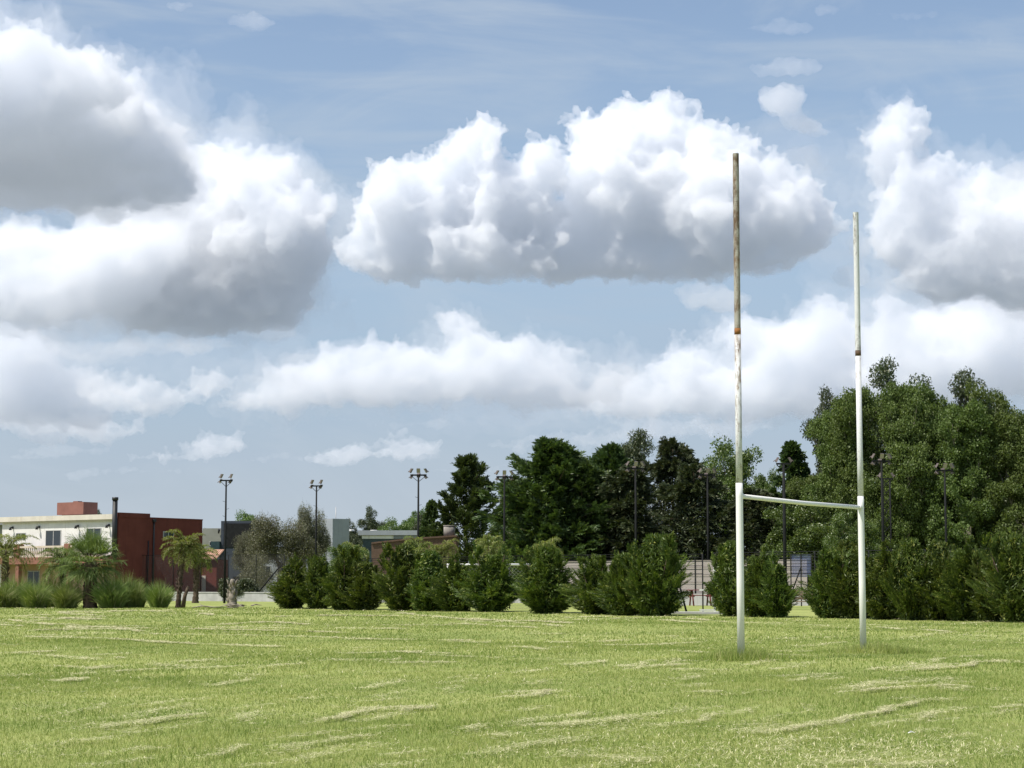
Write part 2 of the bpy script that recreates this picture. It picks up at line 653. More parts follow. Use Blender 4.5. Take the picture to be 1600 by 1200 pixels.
st = []
LONG = ([(380, 1196), (560, 1168), (760, 1132), (900, 1110)], [(560, 1200), (760, 1172), (960, 1140), (1120, 1112)], [(900, 1200), (1100, 1172), (1300, 1136), (1500, 1106)],
        [(0, 1172), (200, 1146), (420, 1114)], [(120, 1196), (340, 1168), (520, 1140)], [(1180, 1062), (1400, 1046), (1600, 1034)], [(700, 1062), (900, 1048), (1080, 1040)],
        [(0, 1056), (240, 1044), (480, 1040)], [(0, 974), (300, 978), (640, 984)], [(100, 990), (420, 996), (760, 1004)], [(900, 1010), (1150, 1000), (1300, 996)])
for ln in LONG:
    st += clipping_line(ln, 0.05 if ln[0][1] > 1045 else 0.08, 190 if ln[0][1] > 1045 else 120, 1.0)
for ln in (
    [(700, 1182), (800, 1165), (880, 1152)], [(1000, 1172), (1060, 1160)], [(1170, 1141), (1260, 1126), (1370, 1106), (1420, 1098)],
    [(1430, 1096), (1600, 1092)], [(1540, 1108), (1610, 1098)], [(1360, 1196), (1460, 1186)], [(1260, 1192), (1340, 1186)],
    [(1010, 1084), (1110, 1083)], [(1180, 1082), (1190, 1083)], [(1300, 1086), (1400, 1076), (1480, 1072)], [(1050, 1050), (1130, 1050)], [(1390, 1050), (1520, 1042)],
    [(600, 1180), (690, 1165), (770, 1146)], [(300, 1184), (370, 1164)], [(200, 1170), (250, 1168)], [(420, 1168), (520, 1155), (610, 1142)],
    [(100, 1142), (170, 1134), (300, 1118)], [(0, 1147), (30, 1146)], [(120, 1157), (160, 1155)], [(500, 1127), (560, 1108), (690, 1100)],
    [(630, 1108), (700, 1096), (860, 1079)], [(480, 1092), (590, 1088)], [(700, 1082), (860, 1080)], [(800, 1134), (900, 1126), (1000, 1112)],
    [(880, 1180), (1020, 1190)], [(960, 1138), (1000, 1130)],
    [(0, 997), (60, 998), (140, 999), (320, 1007), (430, 1010)], [(50, 985), (180, 984), (240, 990)], [(120, 979), (200, 982), (340, 984), (540, 988)],
    [(340, 975), (420, 972), (500, 977)], [(0, 1010), (60, 1011)], [(180, 1028), (230, 1024)], [(60, 965), (160, 968)], [(280, 1034), (330, 1032)],
    [(540, 1000), (700, 1001), (760, 999)], [(620, 1040), (700, 1040)], [(130, 1042), (170, 1040)], [(0, 1020), (80, 1018)], [(700, 968), (900, 976)], [(430, 965), (620, 962)],
    [(860, 1002), (1010, 997)], [(560, 1036), (620, 1034)], [(80, 1066), (120, 1060)],
):
    far_ = ln[0][1] < 1045
    st += clipping_line(ln, 0.046 if not far_ else 0.08, 520 if not far_ else 340, 1.0 if not far_ else 1.0)
# short stray rows between the long ones
for i in range(230):
    py = 955 + 240 * rg.random() ** 1.3
    px = rg.uniform(-20, 1620)
    if py < 912 + F * EYE / hedge_Y(px) + 4:
        continue
    Lp = rg.uniform(30, 130)
    sl = -0.16 if py > 1040 else 0.03
    st += clipping_line([(px, py), (px + Lp, py + Lp * (sl + rg.normal(0, 0.04)))], rg.uniform(0.05, 0.11), rg.uniform(50, 150), 1.0)
# the drier corner at the right front
n = 5200
X = rg.normal(3.1, 1.5, n)
Y = rg.normal(15.8, 1.5, n)
az = rg.random(n) * 2 * np.pi
q = np.stack([X, Y, gh_np(X, Y) + rg.uniform(0.02, 0.07, n)], -1)[patch(X * 1.3, Y * 1.3) > 0.4]
az = az[:len(q)]
st.append(leaves(q, np.stack([np.cos(az), np.sin(az), rg.normal(0.2, 0.35, len(q))], -1), np.tile((0, 0, 1.0), (len(q), 1)), 0.06, 0.006))
# thin general scatter of dry bits over the sward
for (y0, y1, dens) in ((13.5, 30, 9), (30, 60, 3.2), (60, 108, 2.2)):
    X, Y = scatter(y0, y1, dens)
    ok = (Y < edge_Y(X, Y)) & (patch(X * 0.6 + 3, Y * 0.6) > 0.42)
    X, Y = X[ok], Y[ok]
    n = len(X)
    az = rg.random(n) * 2 * np.pi
    D = np.stack([np.cos(az), np.sin(az), rg.normal(0.1, 0.3, n)], -1)
    sc = np.sqrt(np.maximum(Y / 22.0, 0.7))
    q = np.stack([X, Y, gh_np(X, Y) + 0.04], -1)
    st.append(leaves(q, D, np.tile((0, 0, 1.0), (n, 1)), 0.07 * sc, 0.0075 * sc * sc))
tag(link('dry_clippings', np_mesh('dry_clippings', np.concatenate(st), 4, M['straw'])), 'pale dry grass clippings lying in rows on the field', 'grass clippings', kind='stuff')


# ------------------------------------------------------------------ rugby goal
M['post_white'], t = new_mat('white_post_paint')
co = objco(t)
sx = t.node('ShaderNodeSeparateXYZ')
t.l.new(co, sx.inputs[0])
fl = t.noise(co, 26, 6, 0.65)
gr = t.noise(t.v('MULTIPLY', co, (6, 6, 0.5)), 2.2, 5, 0.6)
c = t.mix(t.smooth(gr, 0.5, 0.8, 0, 0.5), c4(0.80, 0.80, 0.78), c4(0.58, 0.57, 0.55))
c = t.mix(t.smooth(fl, 0.66, 0.72, 0, 0.8), c, c4(0.35, 0.27, 0.18))
principled(t, c, 0.45, 0.4, 0, fl, 0.1, 0.004)


def mat_weather(name, paint, rust, lo, hi, rise=0.0, z0=3.0):
    """old paint flaking to grey and rust; rust spreads where noise is high"""
    m, t = new_mat(name)
    co = objco(t)
    a = t.noise(t.v('MULTIPLY', co, (1, 1, 0.35)), 14, 8, 0.7)
    b = t.noise(co, 60, 5, 0.65)
    cc = t.noise(t.v('MULTIPLY', co, (1, 1, 0.5)), 2.1, 4, 0.6)
    k = t.m('ADD', t.m('MULTIPLY', a, 0.8), t.m('ADD', t.m('MULTIPLY', b, 0.25), t.m('MULTIPLY', cc, 0.35)))
    if rise:
        sz_ = t.node('ShaderNodeSeparateXYZ')
        t.l.new(co, sz_.inputs[0])
        k = t.m('MULTIPLY_ADD', t.m('SUBTRACT', sz_.outputs[2], z0), rise, k)     # more wear the higher up, out of reach of the paint roller
    c = t.mix(t.smooth(b, 0.35, 0.7), paint, [q * 0.72 for q in paint[:3]] + [1])
    r = t.mix(t.smooth(cc, 0.35, 0.7), rust, c4(0.10, 0.070, 0.05))
    c = t.mix(t.smooth(k, lo, hi), c, r)
    principled(t, c, 0.8, 0.2, 0, a, 0.4, 0.006)
    return m


M['post_rust'] = mat_weather('rusted_post', c4(0.42, 0.40, 0.35), c4(0.19, 0.115, 0.065), 0.60, 0.82)
M['post_grey'] = mat_weather('weathered_post', c4(0.70, 0.71, 0.72), c4(0.30, 0.24, 0.17), 0.72, 0.93)
M['post_worn'] = mat_weather('worn_post', c4(0.70, 0.71, 0.72), c4(0.29, 0.24, 0.18), 0.72, 0.93, 0.055, 3.4)
M['rust_band'] = mat_weather('rust_band', c4(0.40, 0.30, 0.20), c4(0.30, 0.13, 0.04), 0.45, 0.65)

goal = empty('rugby_goal', (gl_.x, 34.9, 0))
tag(goal, 'tall white H-shaped rugby goal with rusty tops standing on the field', 'rugby goal')


def rel(p):
    return p - goal.location


def upright(px0, y0, px1, y1, Y, y_bar, y_joint, label, up_mat, mid_mat):
    base = at(px0, y0, Y)
    base.z = ground_height(base.x, Y) - 0.1
    top = at(px1, y1, Y)
    A = lambda k: rel(base.lerp(top, k))
    L = (top - base).length
    kb = (at(px0, y_bar, Y).z - base.z) / (top.z - base.z)
    kj = (at(px0, y_joint, Y).z - base.z) / (top.z - base.z)
    lo = MB().tube([A(0), A(kb * 0.5), A(kb), A(kb + 0.025)], [0.067, 0.066, 0.064, 0.064], 24).build('upright', M['post_white'], goal)
    lo['label'] = label
    midp = MB().tube([A(kb + 0.0255), A(kb + 0.12), A(kj)], [0.060, 0.059, 0.058], 24).build('weathered_pipe', mid_mat, lo)
    MB().tube([A(kj - 0.006), A(kj + 0.006)], [0.0605, 0.0605], 24).build('joint_collar', M['rust_band'], lo)
    b = MB()
    b.tube([A(kj + 0.0065), A(kj + 0.15), A(1)], [0.058, 0.0575, 0.0575], 24, cap=False)
    b.tube([A(0.985), A(1.0)], [0.052, 0.052], 24, cap=False)     # wall thickness of the open end
    b.build('extension_pipe', up_mat, lo)
    return A(kb)


pa = upright(1158, 1033, 1149.5, 240, 34.9, 775, 518, 'thicker looking upright with heavily rusted upper pipe', M['post_rust'], M['post_worn'])
pb = upright(1349, 1020, 1337, 332, 39.6, 793, 552, 'upright with pale grey upper pipe and one rust band', M['post_grey'], M['post_grey'])
dd = (pb - pa).normalized()
bar = MB().tube([pa + dd * 0.05, pa.lerp(pb, 0.5) - Vector((0, 0, 0.02)), pb - dd * 0.05], 0.042, 20).build('crossbar', M['post_white'], goal)
for p_, s_ in ((pa, 1), (pb, -1)):
    MB().tube([p_ + dd * s_ * 0.06, p_ + dd * s_ * 0.12], 0.053, 18).build('bracket', M['post_white'], bar)

# scrap of litter on the grass
b = MB()
b.add([(-.06, -.02, .045), (.0, -.035, .07), (.07, -.01, .05), (.05, .03, .06), (-.01, .02, .085), (-.05, .03, .05)], [(0, 1, 4, 5), (1, 2, 3, 4)])
b.add([(-.05, -.01, .06), (-.01, -.03, .10), (.02, .0, .06)], [(0, 1, 2)])
p_ = gx(1419, F * EYE / (1150 - 912))
b.v = [(x * 0.55, y * 0.55, 0.03 + z * 0.5) for (x, y, z) in b.v]
tag(b.build('litter_scrap', mat_plain('paper', c4(0.8, 0.8, 0.8), 0.7), None, p_), 'tiny crumpled white scrap lying in the grass right of the goal', 'litter')


# ------------------------------------------------------------------ vegetation builders
def rvec(r, n):
    return nrm(r.normal(0, 1, (n, 3)))


def plumes(r, B, D, L, n_leaf, ll, lw, droop=0.0, ang_=0.75, jit=0.25):
    """feathery sprays: at every base B an axis along D, length L, with leaflets to both sides"""
    m = len(B)
    D = nrm(D)
    L = np.asarray(L)
    s = np.linspace(0.05, 1.0, n_leaf)
    rv = rvec(r, m)
    S = nrm(np.cross(D, rv))
    side = np.where(np.arange(n_leaf) % 2 == 0, 1.0, -1.0)
    P = B[:, None, :] + D[:, None, :] * (s[None, :, None] * L[:, None, None])
    P[..., 2] -= droop * (s[None, :] ** 2) * L[:, None]
    dr = D[:, None, :] * math.cos(ang_) + S[:, None, :] * (side[None, :, None] * math.sin(ang_))
    dr = dr + r.normal(0, jit, dr.shape)
    dr[..., 2] -= droop * 0.8 * s[None, :]
    up = nrm(np.cross(D, S))
    Nn = np.broadcast_to(up[:, None, :], dr.shape) + r.normal(0, 0.35, dr.shape)
    lenf = ll * (1.15 - 0.6 * s)[None, :] * r.uniform(0.7, 1.25, (m, n_leaf))
    return leaves(P.reshape(-1, 3), dr.reshape(-1, 3), Nn.reshape(-1, 3), lenf.ravel(), lw * r.uniform(0.7, 1.2, m * n_leaf))


def make_shrub(seed, h, w, n=330, leaders=5):
    """young feathery hedge conifer, several leaders; returns foliage and stem meshes"""
    r = np.random.default_rng(seed)
    nb = n // 5 + 8
    az = np.repeat(r.random(nb) * 2 * np.pi, 5) + r.normal(0, 0.13, nb * 5)
    t = np.clip(np.repeat(r.beta(1.1, 1.3, nb), 5) + r.normal(0, 0.035, nb * 5), 0.01, 0.99)
    n = nb * 5
    prof = np.interp(t, [0, 0.08, 0.22, 0.36, 0.55, 0.8, 1.0], [0.42, 0.66, 0.92, 1.0, 0.80, 0.38, 0.06])
    ax = [(r.normal(0, 0.17) * w, r.normal(0, 0.17) * w, r.uniform(0.74, 1.08)) for _ in range(leaders)]
    which = np.repeat(r.integers(0, leaders, nb), 5)
    lob = 1 + 0.12 * np.sin(az * 3 + seed) + 0.10 * np.sin(az * 5 + t * 9 + seed * 2.1)
    rad = w * 0.5 * prof * lob * np.repeat(r.uniform(0.62, 1.18, nb), 5) * r.uniform(0.85, 1.08, n)
    out = np.stack([np.cos(az), np.sin(az), np.zeros(n)], -1)
    axa = np.array(ax)[which]
    zt = t * h * axa[:, 2]
    C = np.stack([axa[:, 0] * t, axa[:, 1] * t, zt], -1)
    el = 0.05 + 1.0 * t + np.repeat(r.normal(0, 0.15, nb), 5) + r.normal(0, 0.12, n)
    D = out * np.cos(el)[:, None] + np.array([0, 0, 1.0]) * np.sin(el)[:, None]
    L = np.minimum(rad * 0.7 + 0.16, 0.80)
    tip = C + out * rad[:, None] + np.array([0, 0, 0.12]) * rad[:, None]
    B = tip - D * L[:, None]
    B[:, 2] = np.maximum(B[:, 2], 0.03)
    V = [plumes(r, B, D, L, 46, 0.18, 0.030, 0.0, 0.5, 0.18)]
    # leader tips
    k = leaders * 7
    w2 = r.integers(0, leaders, k)
    a2 = np.array(ax)[w2]
    zz = h * a2[:, 2] * r.uniform(0.72, 1.0, k)
    B = np.stack([a2[:, 0] + r.normal(0, 0.09, k) * w * 0.5, a2[:, 1] + r.normal(0, 0.09, k) * w * 0.5, zz - 0.35], -1)
    D = np.stack([r.normal(0, 0.35, k), r.normal(0, 0.35, k), np.ones(k)], -1)
    V.append(plumes(r, B, D, r.uniform(0.35, 0.6, k), 30, 0.17, 0.05, 0.0, 0.6))
    # inner mass
    q = 6500
    rr = np.sqrt(r.random(q)) * w * 0.33
    a3 = r.random(q) * 2 * np.pi
    t3 = r.random(q) * 0.85
    pr3 = np.interp(t3, [0, 0.15, 0.35, 0.85], [0.6, 0.85, 1, 0.35])
    B = np.stack([np.cos(a3) * rr * pr3, np.sin(a3) * rr * pr3, t3 * h + 0.02], -1)
    V.append(leaves(B, rvec(r, q), rvec(r, q), 0.20, 0.05))
    fol = np_mesh('shrub_foliage', np.concatenate(V), 4, M['hedge'])
    b = MB()
    for (x, y, z) in ax:
        b.tube([(x * 0.15, y * 0.15, -0.1), (x * 0.5, y * 0.5, h * 0.4), (x, y, h * z * 0.85)], [0.05, 0.03, 0.008], 6)
    return fol, b.mesh('shrub_stem', M['bark'])


def make_conifer(seed, h, w, boughs=150, mat='cypress', spire=1.0, droop=0.35, low=0.04, leaf=(0.42, 0.15), shape=None, elev=0.25, sprays=13):
    """tall conifer: boughs in rough whorls, feathery sprays along each bough"""
    r = np.random.default_rng(seed)
    shape = shape or ([0, 0.15, 0.45, 0.75, 0.92, 1.0], [0.92, 1.0, 0.86, 0.55, 0.24, 0.04])
    t = np.sort(r.random(boughs) ** 1.05)
    t = low + t * (0.985 - low)
    Bs, Ds, Ls = [], [], []
    limb = MB()
    limb.tube([(0, 0, -0.3), (0.02, 0, h * 0.3), (-0.05, 0.05, h * 0.7), (0, 0, h * 0.99)], [0.035 * h * 0.55, 0.02 * h * 0.6, 0.009 * h * 0.6, 0.02], 8)
    for ti in t:
        az = r.random() * 2 * math.pi
        L = max(0.35, w * 0.5 * np.interp(ti, *shape) * r.choice([0.72, 0.95, 1.25], p=[0.35, 0.4, 0.25]) * r.uniform(0.9, 1.1) * (1 + 0.14 * math.sin(3 * az + seed)))
        e = elev + 0.55 * ti * spire + r.normal(0, 0.12)
        d = np.array([math.cos(az) * math.cos(e), math.sin(az) * math.cos(e), math.sin(e)])
        o = np.array([0, 0, ti * h - 0.1])
        s = np.sqrt(r.uniform(0.06, 1.0, sprays))
        P = o + d * (s * L)[:, None]
        P[:, 2] -= droop * L * s ** 2 * 0.45
        side = np.cross(d, (0, 0, 1.0))
        lat = r.normal(0, 0.22, sprays) * (0.25 + L * 0.40 * (1.1 - s))
        P += side * lat[:, None]
        P[:, 2] += r.normal(0, 0.10, sprays)
        dd_ = d + side * (lat * 0.9)[:, None] + r.normal(0, 0.25, (sprays, 3))
        dd_[:, 2] -= droop * s * 0.9
        Bs.append(P)
        Ds.append(dd_)
        Ls.append(r.uniform(0.55, 1.0, sprays) * (0.35 + 0.07 * w))
        if L > 0.8:
            limb.tube([o, o + d * L * 0.5 - np.array([0, 0, droop * L * 0.11]), o + d * L * 0.92 - np.array([0, 0, droop * L * 0.38])], [0.012 * h * 0.35 * (1.1 - ti), 0.03, 0.01], 5)
        # pointed shoot at the bough end
        e2 = e + 0.35
        tp = o + d * L * 0.92 - np.array([0, 0, droop * L * 0.38])
        Bs.append(tp + r.normal(0, 0.07, (6, 3)))
        Ds.append(np.array([math.cos(az) * math.cos(e2), math.sin(az) * math.cos(e2), math.sin(e2)]) + r.normal(0, 0.16, (6, 3)))
        Ls.append(r.uniform(0.5, 0.95, 6) * (0.5 + 0.05 * w))
    B, D, L = np.concatenate(Bs), np.concatenate(Ds), np.concatenate(Ls)
    V = [plumes(r, B, D, L, 20, leaf[0], leaf[1], droop * 0.5, 0.45, 0.2)]
    # leader
    k = 14
    B = np.stack([r.normal(0, 0.06, k), r.normal(0, 0.06, k), h * r.uniform(0.9, 0.985, k)], -1)
    D = np.stack([r.normal(0, 0.4, k), r.normal(0, 0.4, k), np.full(k, 0.9)], -1)
    V.append(plumes(r, B, D, np.full(k, 0.5), 12, 0.25, 0.08))
    # shaded inner foliage
    q = int(boughs * 50)
    tt = r.uniform(low, 0.9, q)
    rr = np.sqrt(r.random(q)) * w * 0.30 * np.interp(tt, *shape)
    a3 = r.random(q) * 2 * np.pi
    B = np.stack([np.cos(a3) * rr, np.sin(a3) * rr, tt * h], -1)
    V.append(leaves(B, rvec(r, q), rvec(r, q), leaf[0] * 1.2, leaf[1] * 1.3))
    return np_mesh('conifer_crown', np.concatenate(V), 4, M[mat]), limb.mesh('conifer_trunk', M['bark'])


def make_broadleaf(seed, h, w, mat='broad', clear=0.14, clumps=120, per=260, leaf=(0.24, 0.17), barkm='bark', top_heavy=0.6, csz=0.85, bare=0.0, upright=0.5, skirt=0):
    """tapered trunk, forking limbs, leaf clumps round the limb ends"""
    r = np.random.default_rng(seed)
    limb = MB()
    tips = []

    def grow(p, d, L, rad, depth):
        n = 4
        pts, cur, dr = [Vector(p)], Vector(p), Vector(d).normalized()
        for i in range(n):
            dr = (dr + Vector(r.normal(0, 0.13, 3)) + Vector((0, 0, 0.05 * upright))).normalized()
            cur = cur + dr * (L / n)
            pts.append(cur.copy())
        limb.tube(pts, list(np.linspace(rad, rad * 0.55, n + 1)), 8 if depth == 0 else 5, cap=depth == 0)
        if depth >= 3:
            tips.append(np.array(cur))
            return
        if depth >= 1:
            tips.append(np.array(pts[3]))
        kk = 5 if depth == 0 else 3
        a0_ = r.random() * 6.28
        for i in range(kk):
            a = a0_ + 2 * math.pi * i / kk + r.normal(0, 0.4)
            sp = r.uniform(0.45, 0.95) * (1 - 0.35 * upright)
            side = Vector((math.cos(a), math.sin(a), 0))
            nd = dr * math.cos(sp) + side * math.sin(sp)
            k = pts[-1] if i < 2 or depth > 1 else pts[-2]
            grow(k, nd, L * r.uniform(0.55, 0.8), rad * 0.5, depth + 1)
    grow((0, 0, -0.3), (0, 0, 1), h * (0.28 + clear * 0.5), 0.02 * h, 0)
    T = np.array(tips)
    T[:, 2] = np.clip(T[:, 2], h * clear, None)
    # fit the limb system to the wanted height and spread
    sz = (h - csz * 0.6) / T[:, 2].max()
    sxy = (w * 0.5 - csz * 0.45) / np.percentile(np.hypot(T[:, 0], T[:, 1]), 94)
    limb.v = [(x * (1 + (sxy - 1) * min(1, max(0, z / (h * 0.4)))), y * (1 + (sxy - 1) * min(1, max(0, z / (h * 0.4)))), z * sz) for (x, y, z) in limb.v]
    T = T * np.array([sxy, sxy, sz])
    ex = []
    while len(ex) + len(T) < clumps:
        # fill the crown volume between the limb ends
        i, j = r.integers(0, len(T), 2)
        p = T[i] * 0.6 + T[j] * 0.4 + r.normal(0, 0.4, 3)
        p[2] = max(p[2], h * clear)
        ex.append(p)
    if ex:
        T = np.concatenate([T, np.array(ex)])
    T = T[r.permutation(len(T))[:clumps]]
    if skirt:
        a_ = r.random(skirt) * 6.283
        zk = r.uniform(0.16, 0.62, skirt)
        q_ = np.sqrt(r.random(skirt)) * w * 0.5 * np.interp(zk, [0, 0.3, 0.62], [0.8, 0.95, 0.9])
        T = np.concatenate([T, np.stack([np.cos(a_) * q_, np.sin(a_) * q_, zk * h], -1)])
    sizes = csz * r.uniform(0.6, 1.25, len(T))
    n = int(per)
    u = rvec(r, len(T) * n).reshape(len(T), n, 3)
    rad = sizes[:, None, None] * (0.55 + 0.5 * r.random((len(T), n, 1))) * np.array([1, 1, 0.75])
    C = T[:, None, :] + u * rad + r.normal(0, 0.08, (len(T), n, 3))
    C = C.reshape(-1, 3)
    if bare:
        C = C[r.random(len(C)) > bare]
    m = len(C)
    D = rvec(r, m) * 0.8 + np.array([0, 0, -0.35])
    V = leaves(C, D, rvec(r, m) * 0.9 + np.array([0, 0, 0.7]), leaf[0] * r.uniform(0.6, 1.3, m), leaf[1] * r.uniform(0.6, 1.3, m))
    if barkm == 'twig':
        # many bare twigs showing through a thin crown
        up_ = [q for q in limb.v if q[2] > h * 0.3]
        for _ in range(600):
            p = np.array(up_[r.integers(0, len(up_))])
            d = rvec(r, 1)[0] + np.array([0, 0, 0.5])
            limb.tube([p, p + d * 0.45, p + d * 0.8 + r.normal(0, 0.12, 3)], [0.02, 0.014, 0.006], 3, cap=False)
    return np_mesh('broadleaf_crown', V, 4, M[mat]), limb.mesh('broadleaf_trunk', M[barkm])


def make_palm(seed, th, r0, fl, nf=34, mat='palm', lw=0.045, arch=1.0, ll=0.5, lean=0.0):
    """trunk with leaf scars, arching feather fronds each with leaflets; returns crown and trunk"""
    r = np.random.default_rng(seed)
    b = MB()
    k = 22
    pts = [(lean * (i / k) ** 1.5, 0.02 * math.sin(i), -0.1 + (th + 0.1) * i / k) for i in range(k + 1)]
    rr = [r0 * (1.25 - 0.35 * min(1, i / 5) + (0.14 if i % 2 else -0.05) + 0.25 * max(0, (i / k - 0.8))) for i in range(k + 1)]
    b.tube(pts, rr, 12)
    # cut leaf bases
    for i in range(60):
        z = th * r.uniform(0.25, 1.0)
        a = r.random() * 6.28
        o = Vector((lean * (z / th) ** 1.5 + math.cos(a) * r0 * 0.85, math.sin(a) * r0 * 0.85, z))
        b.tube([o, o + Vector((math.cos(a) * 0.10, math.sin(a) * 0.10, 0.16))], [0.045, 0.02], 5)
    V = []
    top = np.array([lean, 0, th])
    for i in range(nf):
        az = i * 2.39996 + r.normal(0, 0.15)
        e0 = math.radians(np.interp(i / nf, [0, 1], [-8, 84]) + r.normal(0, 7))
        L = fl * r.uniform(0.8, 1.12)
        m = 15
        p, e = top.copy(), e0
        P = [p.copy()]
        for j in range(m):
            e -= arch * (0.05 + 0.125 * (j / m)) * r.uniform(0.8, 1.2)
            p = p + np.array([math.cos(az) * math.cos(e), math.sin(az) * math.cos(e), math.sin(e)]) * (L / m)
            P.append(p.copy())
        P = np.array(P)
        b_ = np.array([-math.sin(az), math.cos(az), 0])
        s = np.linspace(0.14, 0.99, 34)
        X = np.stack([np.interp(s * m, np.arange(m + 1), P[:, c]) for c in range(3)], -1)
        T = nrm(np.gradient(X, axis=0))
        for sg in (-1, 1):
            d = T * 0.62 + b_ * sg * 0.85 + np.array([0, 0, 0.12]) + r.normal(0, 0.12, X.shape)
            lenv = ll * np.interp(s, [0, 0.25, 0.7, 1], [0.55, 1, 0.9, 0.4]) * r.uniform(0.85, 1.15, len(s))
            V.append(leaves(X, d, np.tile((0, 0, 1.0), (len(s), 1)) + r.normal(0, 0.3, X.shape), lenv, lw))
            tipp = X + nrm(d) * lenv[:, None] * 0.75
            d2 = d * 0.5 + np.array([0, 0, -0.75])
            V.append(leaves(tipp, d2, rvec(r, len(s)), lenv * 0.5, lw * 0.6))
        b.tube([tuple(q) for q in P[::3]], list(np.linspace(0.028, 0.008, len(P[::3]))), 4, cap=False)
    return np_mesh('palm_crown', np.concatenate(V), 4, M[mat]), b.mesh('palm_trunk', M['bark'])


def make_fan_palm(seed, th, r0, R):
    """stout palm with stiff blue-green fronds, each a costa-palmate fan, old leaf bases on the trunk"""
    r = np.random.default_rng(seed)
    b = MB()
    k = 18
    b.tube([(0.03 * math.sin(i * 0.9), 0, -0.1 + (th + 0.1) * i / k) for i in range(k + 1)], [r0 * (1.15 - 0.3 * i / k + (0.1 if i % 2 else 0)) for i in range(k + 1)], 12)
    for i in range(70):
        z = th * r.uniform(0.05, 1.0)
        a = r.random() * 6.28
        o = Vector((math.cos(a) * r0 * 0.9, math.sin(a) * r0 * 0.9, z))
        b.tube([o, o + Vector((math.cos(a) * 0.09, math.sin(a) * 0.09, 0.2))], [0.05, 0.02], 5)
    V = []
    for i in range(62):
        az = i * 2.39996
        e = math.radians(np.interp(i / 62, [0, 1], [-48, 82]) + r.normal(0, 8))
        L = R * r.uniform(0.42, 0.6)
        d = np.array([math.cos(az) * math.cos(e), math.sin(az) * math.cos(e), math.sin(e)])
        o = np.array([0, 0, th - 0.05])
        tip = o + d * L
        b.tube([o, o + d * L * 0.6 + np.array([0, 0, .03]), tip], [0.025, 0.018, 0.012], 4, cap=False)
        side = nrm(np.cross(d, (0, 0, 1.0)))
        up = np.cross(side, d)
        a = np.linspace(-1.45, 1.45, 36) + r.normal(0, 0.03, 36)
        dirs = d[None] * np.cos(a)[:, None] + side[None] * np.sin(a)[:, None] + up[None] * (0.18 * np.abs(np.sin(a)))[:, None]
        ln = R * 0.62 * (1 - 0.25 * np.abs(a) / 1.45) * r.uniform(0.75, 1.12, 36)
        base = np.tile(tip, (36, 1)) - d * (0.12 * np.abs(a) / 1.45)[:, None]
        V.append(leaves(base, dirs, np.tile(up, (36, 1)) + r.normal(0, 0.3, (36, 3)), ln, 0.036))
        V.append(leaves(base + dirs * (ln * 0.72)[:, None], dirs * 0.6 + np.array([0, 0, -0.7]) + r.normal(0, 0.2, (36, 3)), rvec(r, 36), ln * 0.4, 0.024))
    return np_mesh('palm_crown', np.concatenate(V), 4, M['palm_green']), b.mesh('palm_trunk', M['bark'])


def make_clump(seed, h, w, n=1400):
    """clump of tall ornamental grass: arching blades and a few pale stalks"""
    r = np.random.default_rng(seed)
    a = r.random(n) * 2 * np.pi
    rk = np.sqrt(r.random(n))
    rb = rk * w * 0.36
    B = np.stack([np.cos(a) * rb, np.sin(a) * rb, np.zeros(n) - 0.03], -1)
    out = np.abs(r.normal(0.24, 0.2, n))
    az = a + r.normal(0, 0.5, n)
    H = h * r.uniform(0.55, 1.12, n) * (1.05 - 0.38 * rk ** 2)
    D = np.stack([np.cos(az) * np.sin(out), np.sin(az) * np.sin(out), np.cos(out)], -1)
    mid_ = B + D * (H * 0.62)[:, None]
    D2 = D * 0.75 + np.stack([np.cos(az), np.sin(az), -0.35 * np.ones(n)], -1) * 0.55
    Nn = np.stack([-np.sin(az), np.cos(az), np.zeros(n)], -1)
    V = [leaves(B, D, Nn, H * 0.85, 0.034), leaves(mid_ - D * 0.05, D2, Nn, H * 0.5, 0.028)]
    q = 110
    a = r.random(q) * 6.28
    B = np.stack([np.cos(a) * w * 0.2, np.sin(a) * w * 0.2, np.full(q, h * 0.4)], -1)
    V.append(leaves(B, np.stack([r.normal(0, .2, q), r.normal(0, .2, q), np.ones(q)], -1), rvec(r, q), h * r.uniform(0.6, 0.85, q), 0.02))
    return np_mesh('grass_clump_blades', np.concatenate(V), 4, M['clump'])


def extent(me):
    n = len(me.vertices)
    a = np.empty(n * 3, dtype=np.float32)
    me.vertices.foreach_get('co', a)
    a = a.reshape(-1, 3)
    return float(np.percentile(a[:, 2], 99.9)), float(np.percentile(np.abs(a[:, 0]), 98) + np.percentile(np.abs(a[:, 1]), 98))


EXT = {}


def ext(me):
    if me.name not in EXT:
        EXT[me.name] = extent(me)
    return EXT[me.name]


def plant(name, meshes, partnames, px, Y, rz, s, label, cat, group, sx=None):
    o = empty(name, gx(px, Y) + Vector((0, 0, ground_height(gx(px, Y).x, Y))), rz)
    for me, pn in zip(meshes, partnames):
        link(pn, me, o)
    o.scale = (sx or s, sx or s, s)
    tag(o, label, cat, group)
    return o


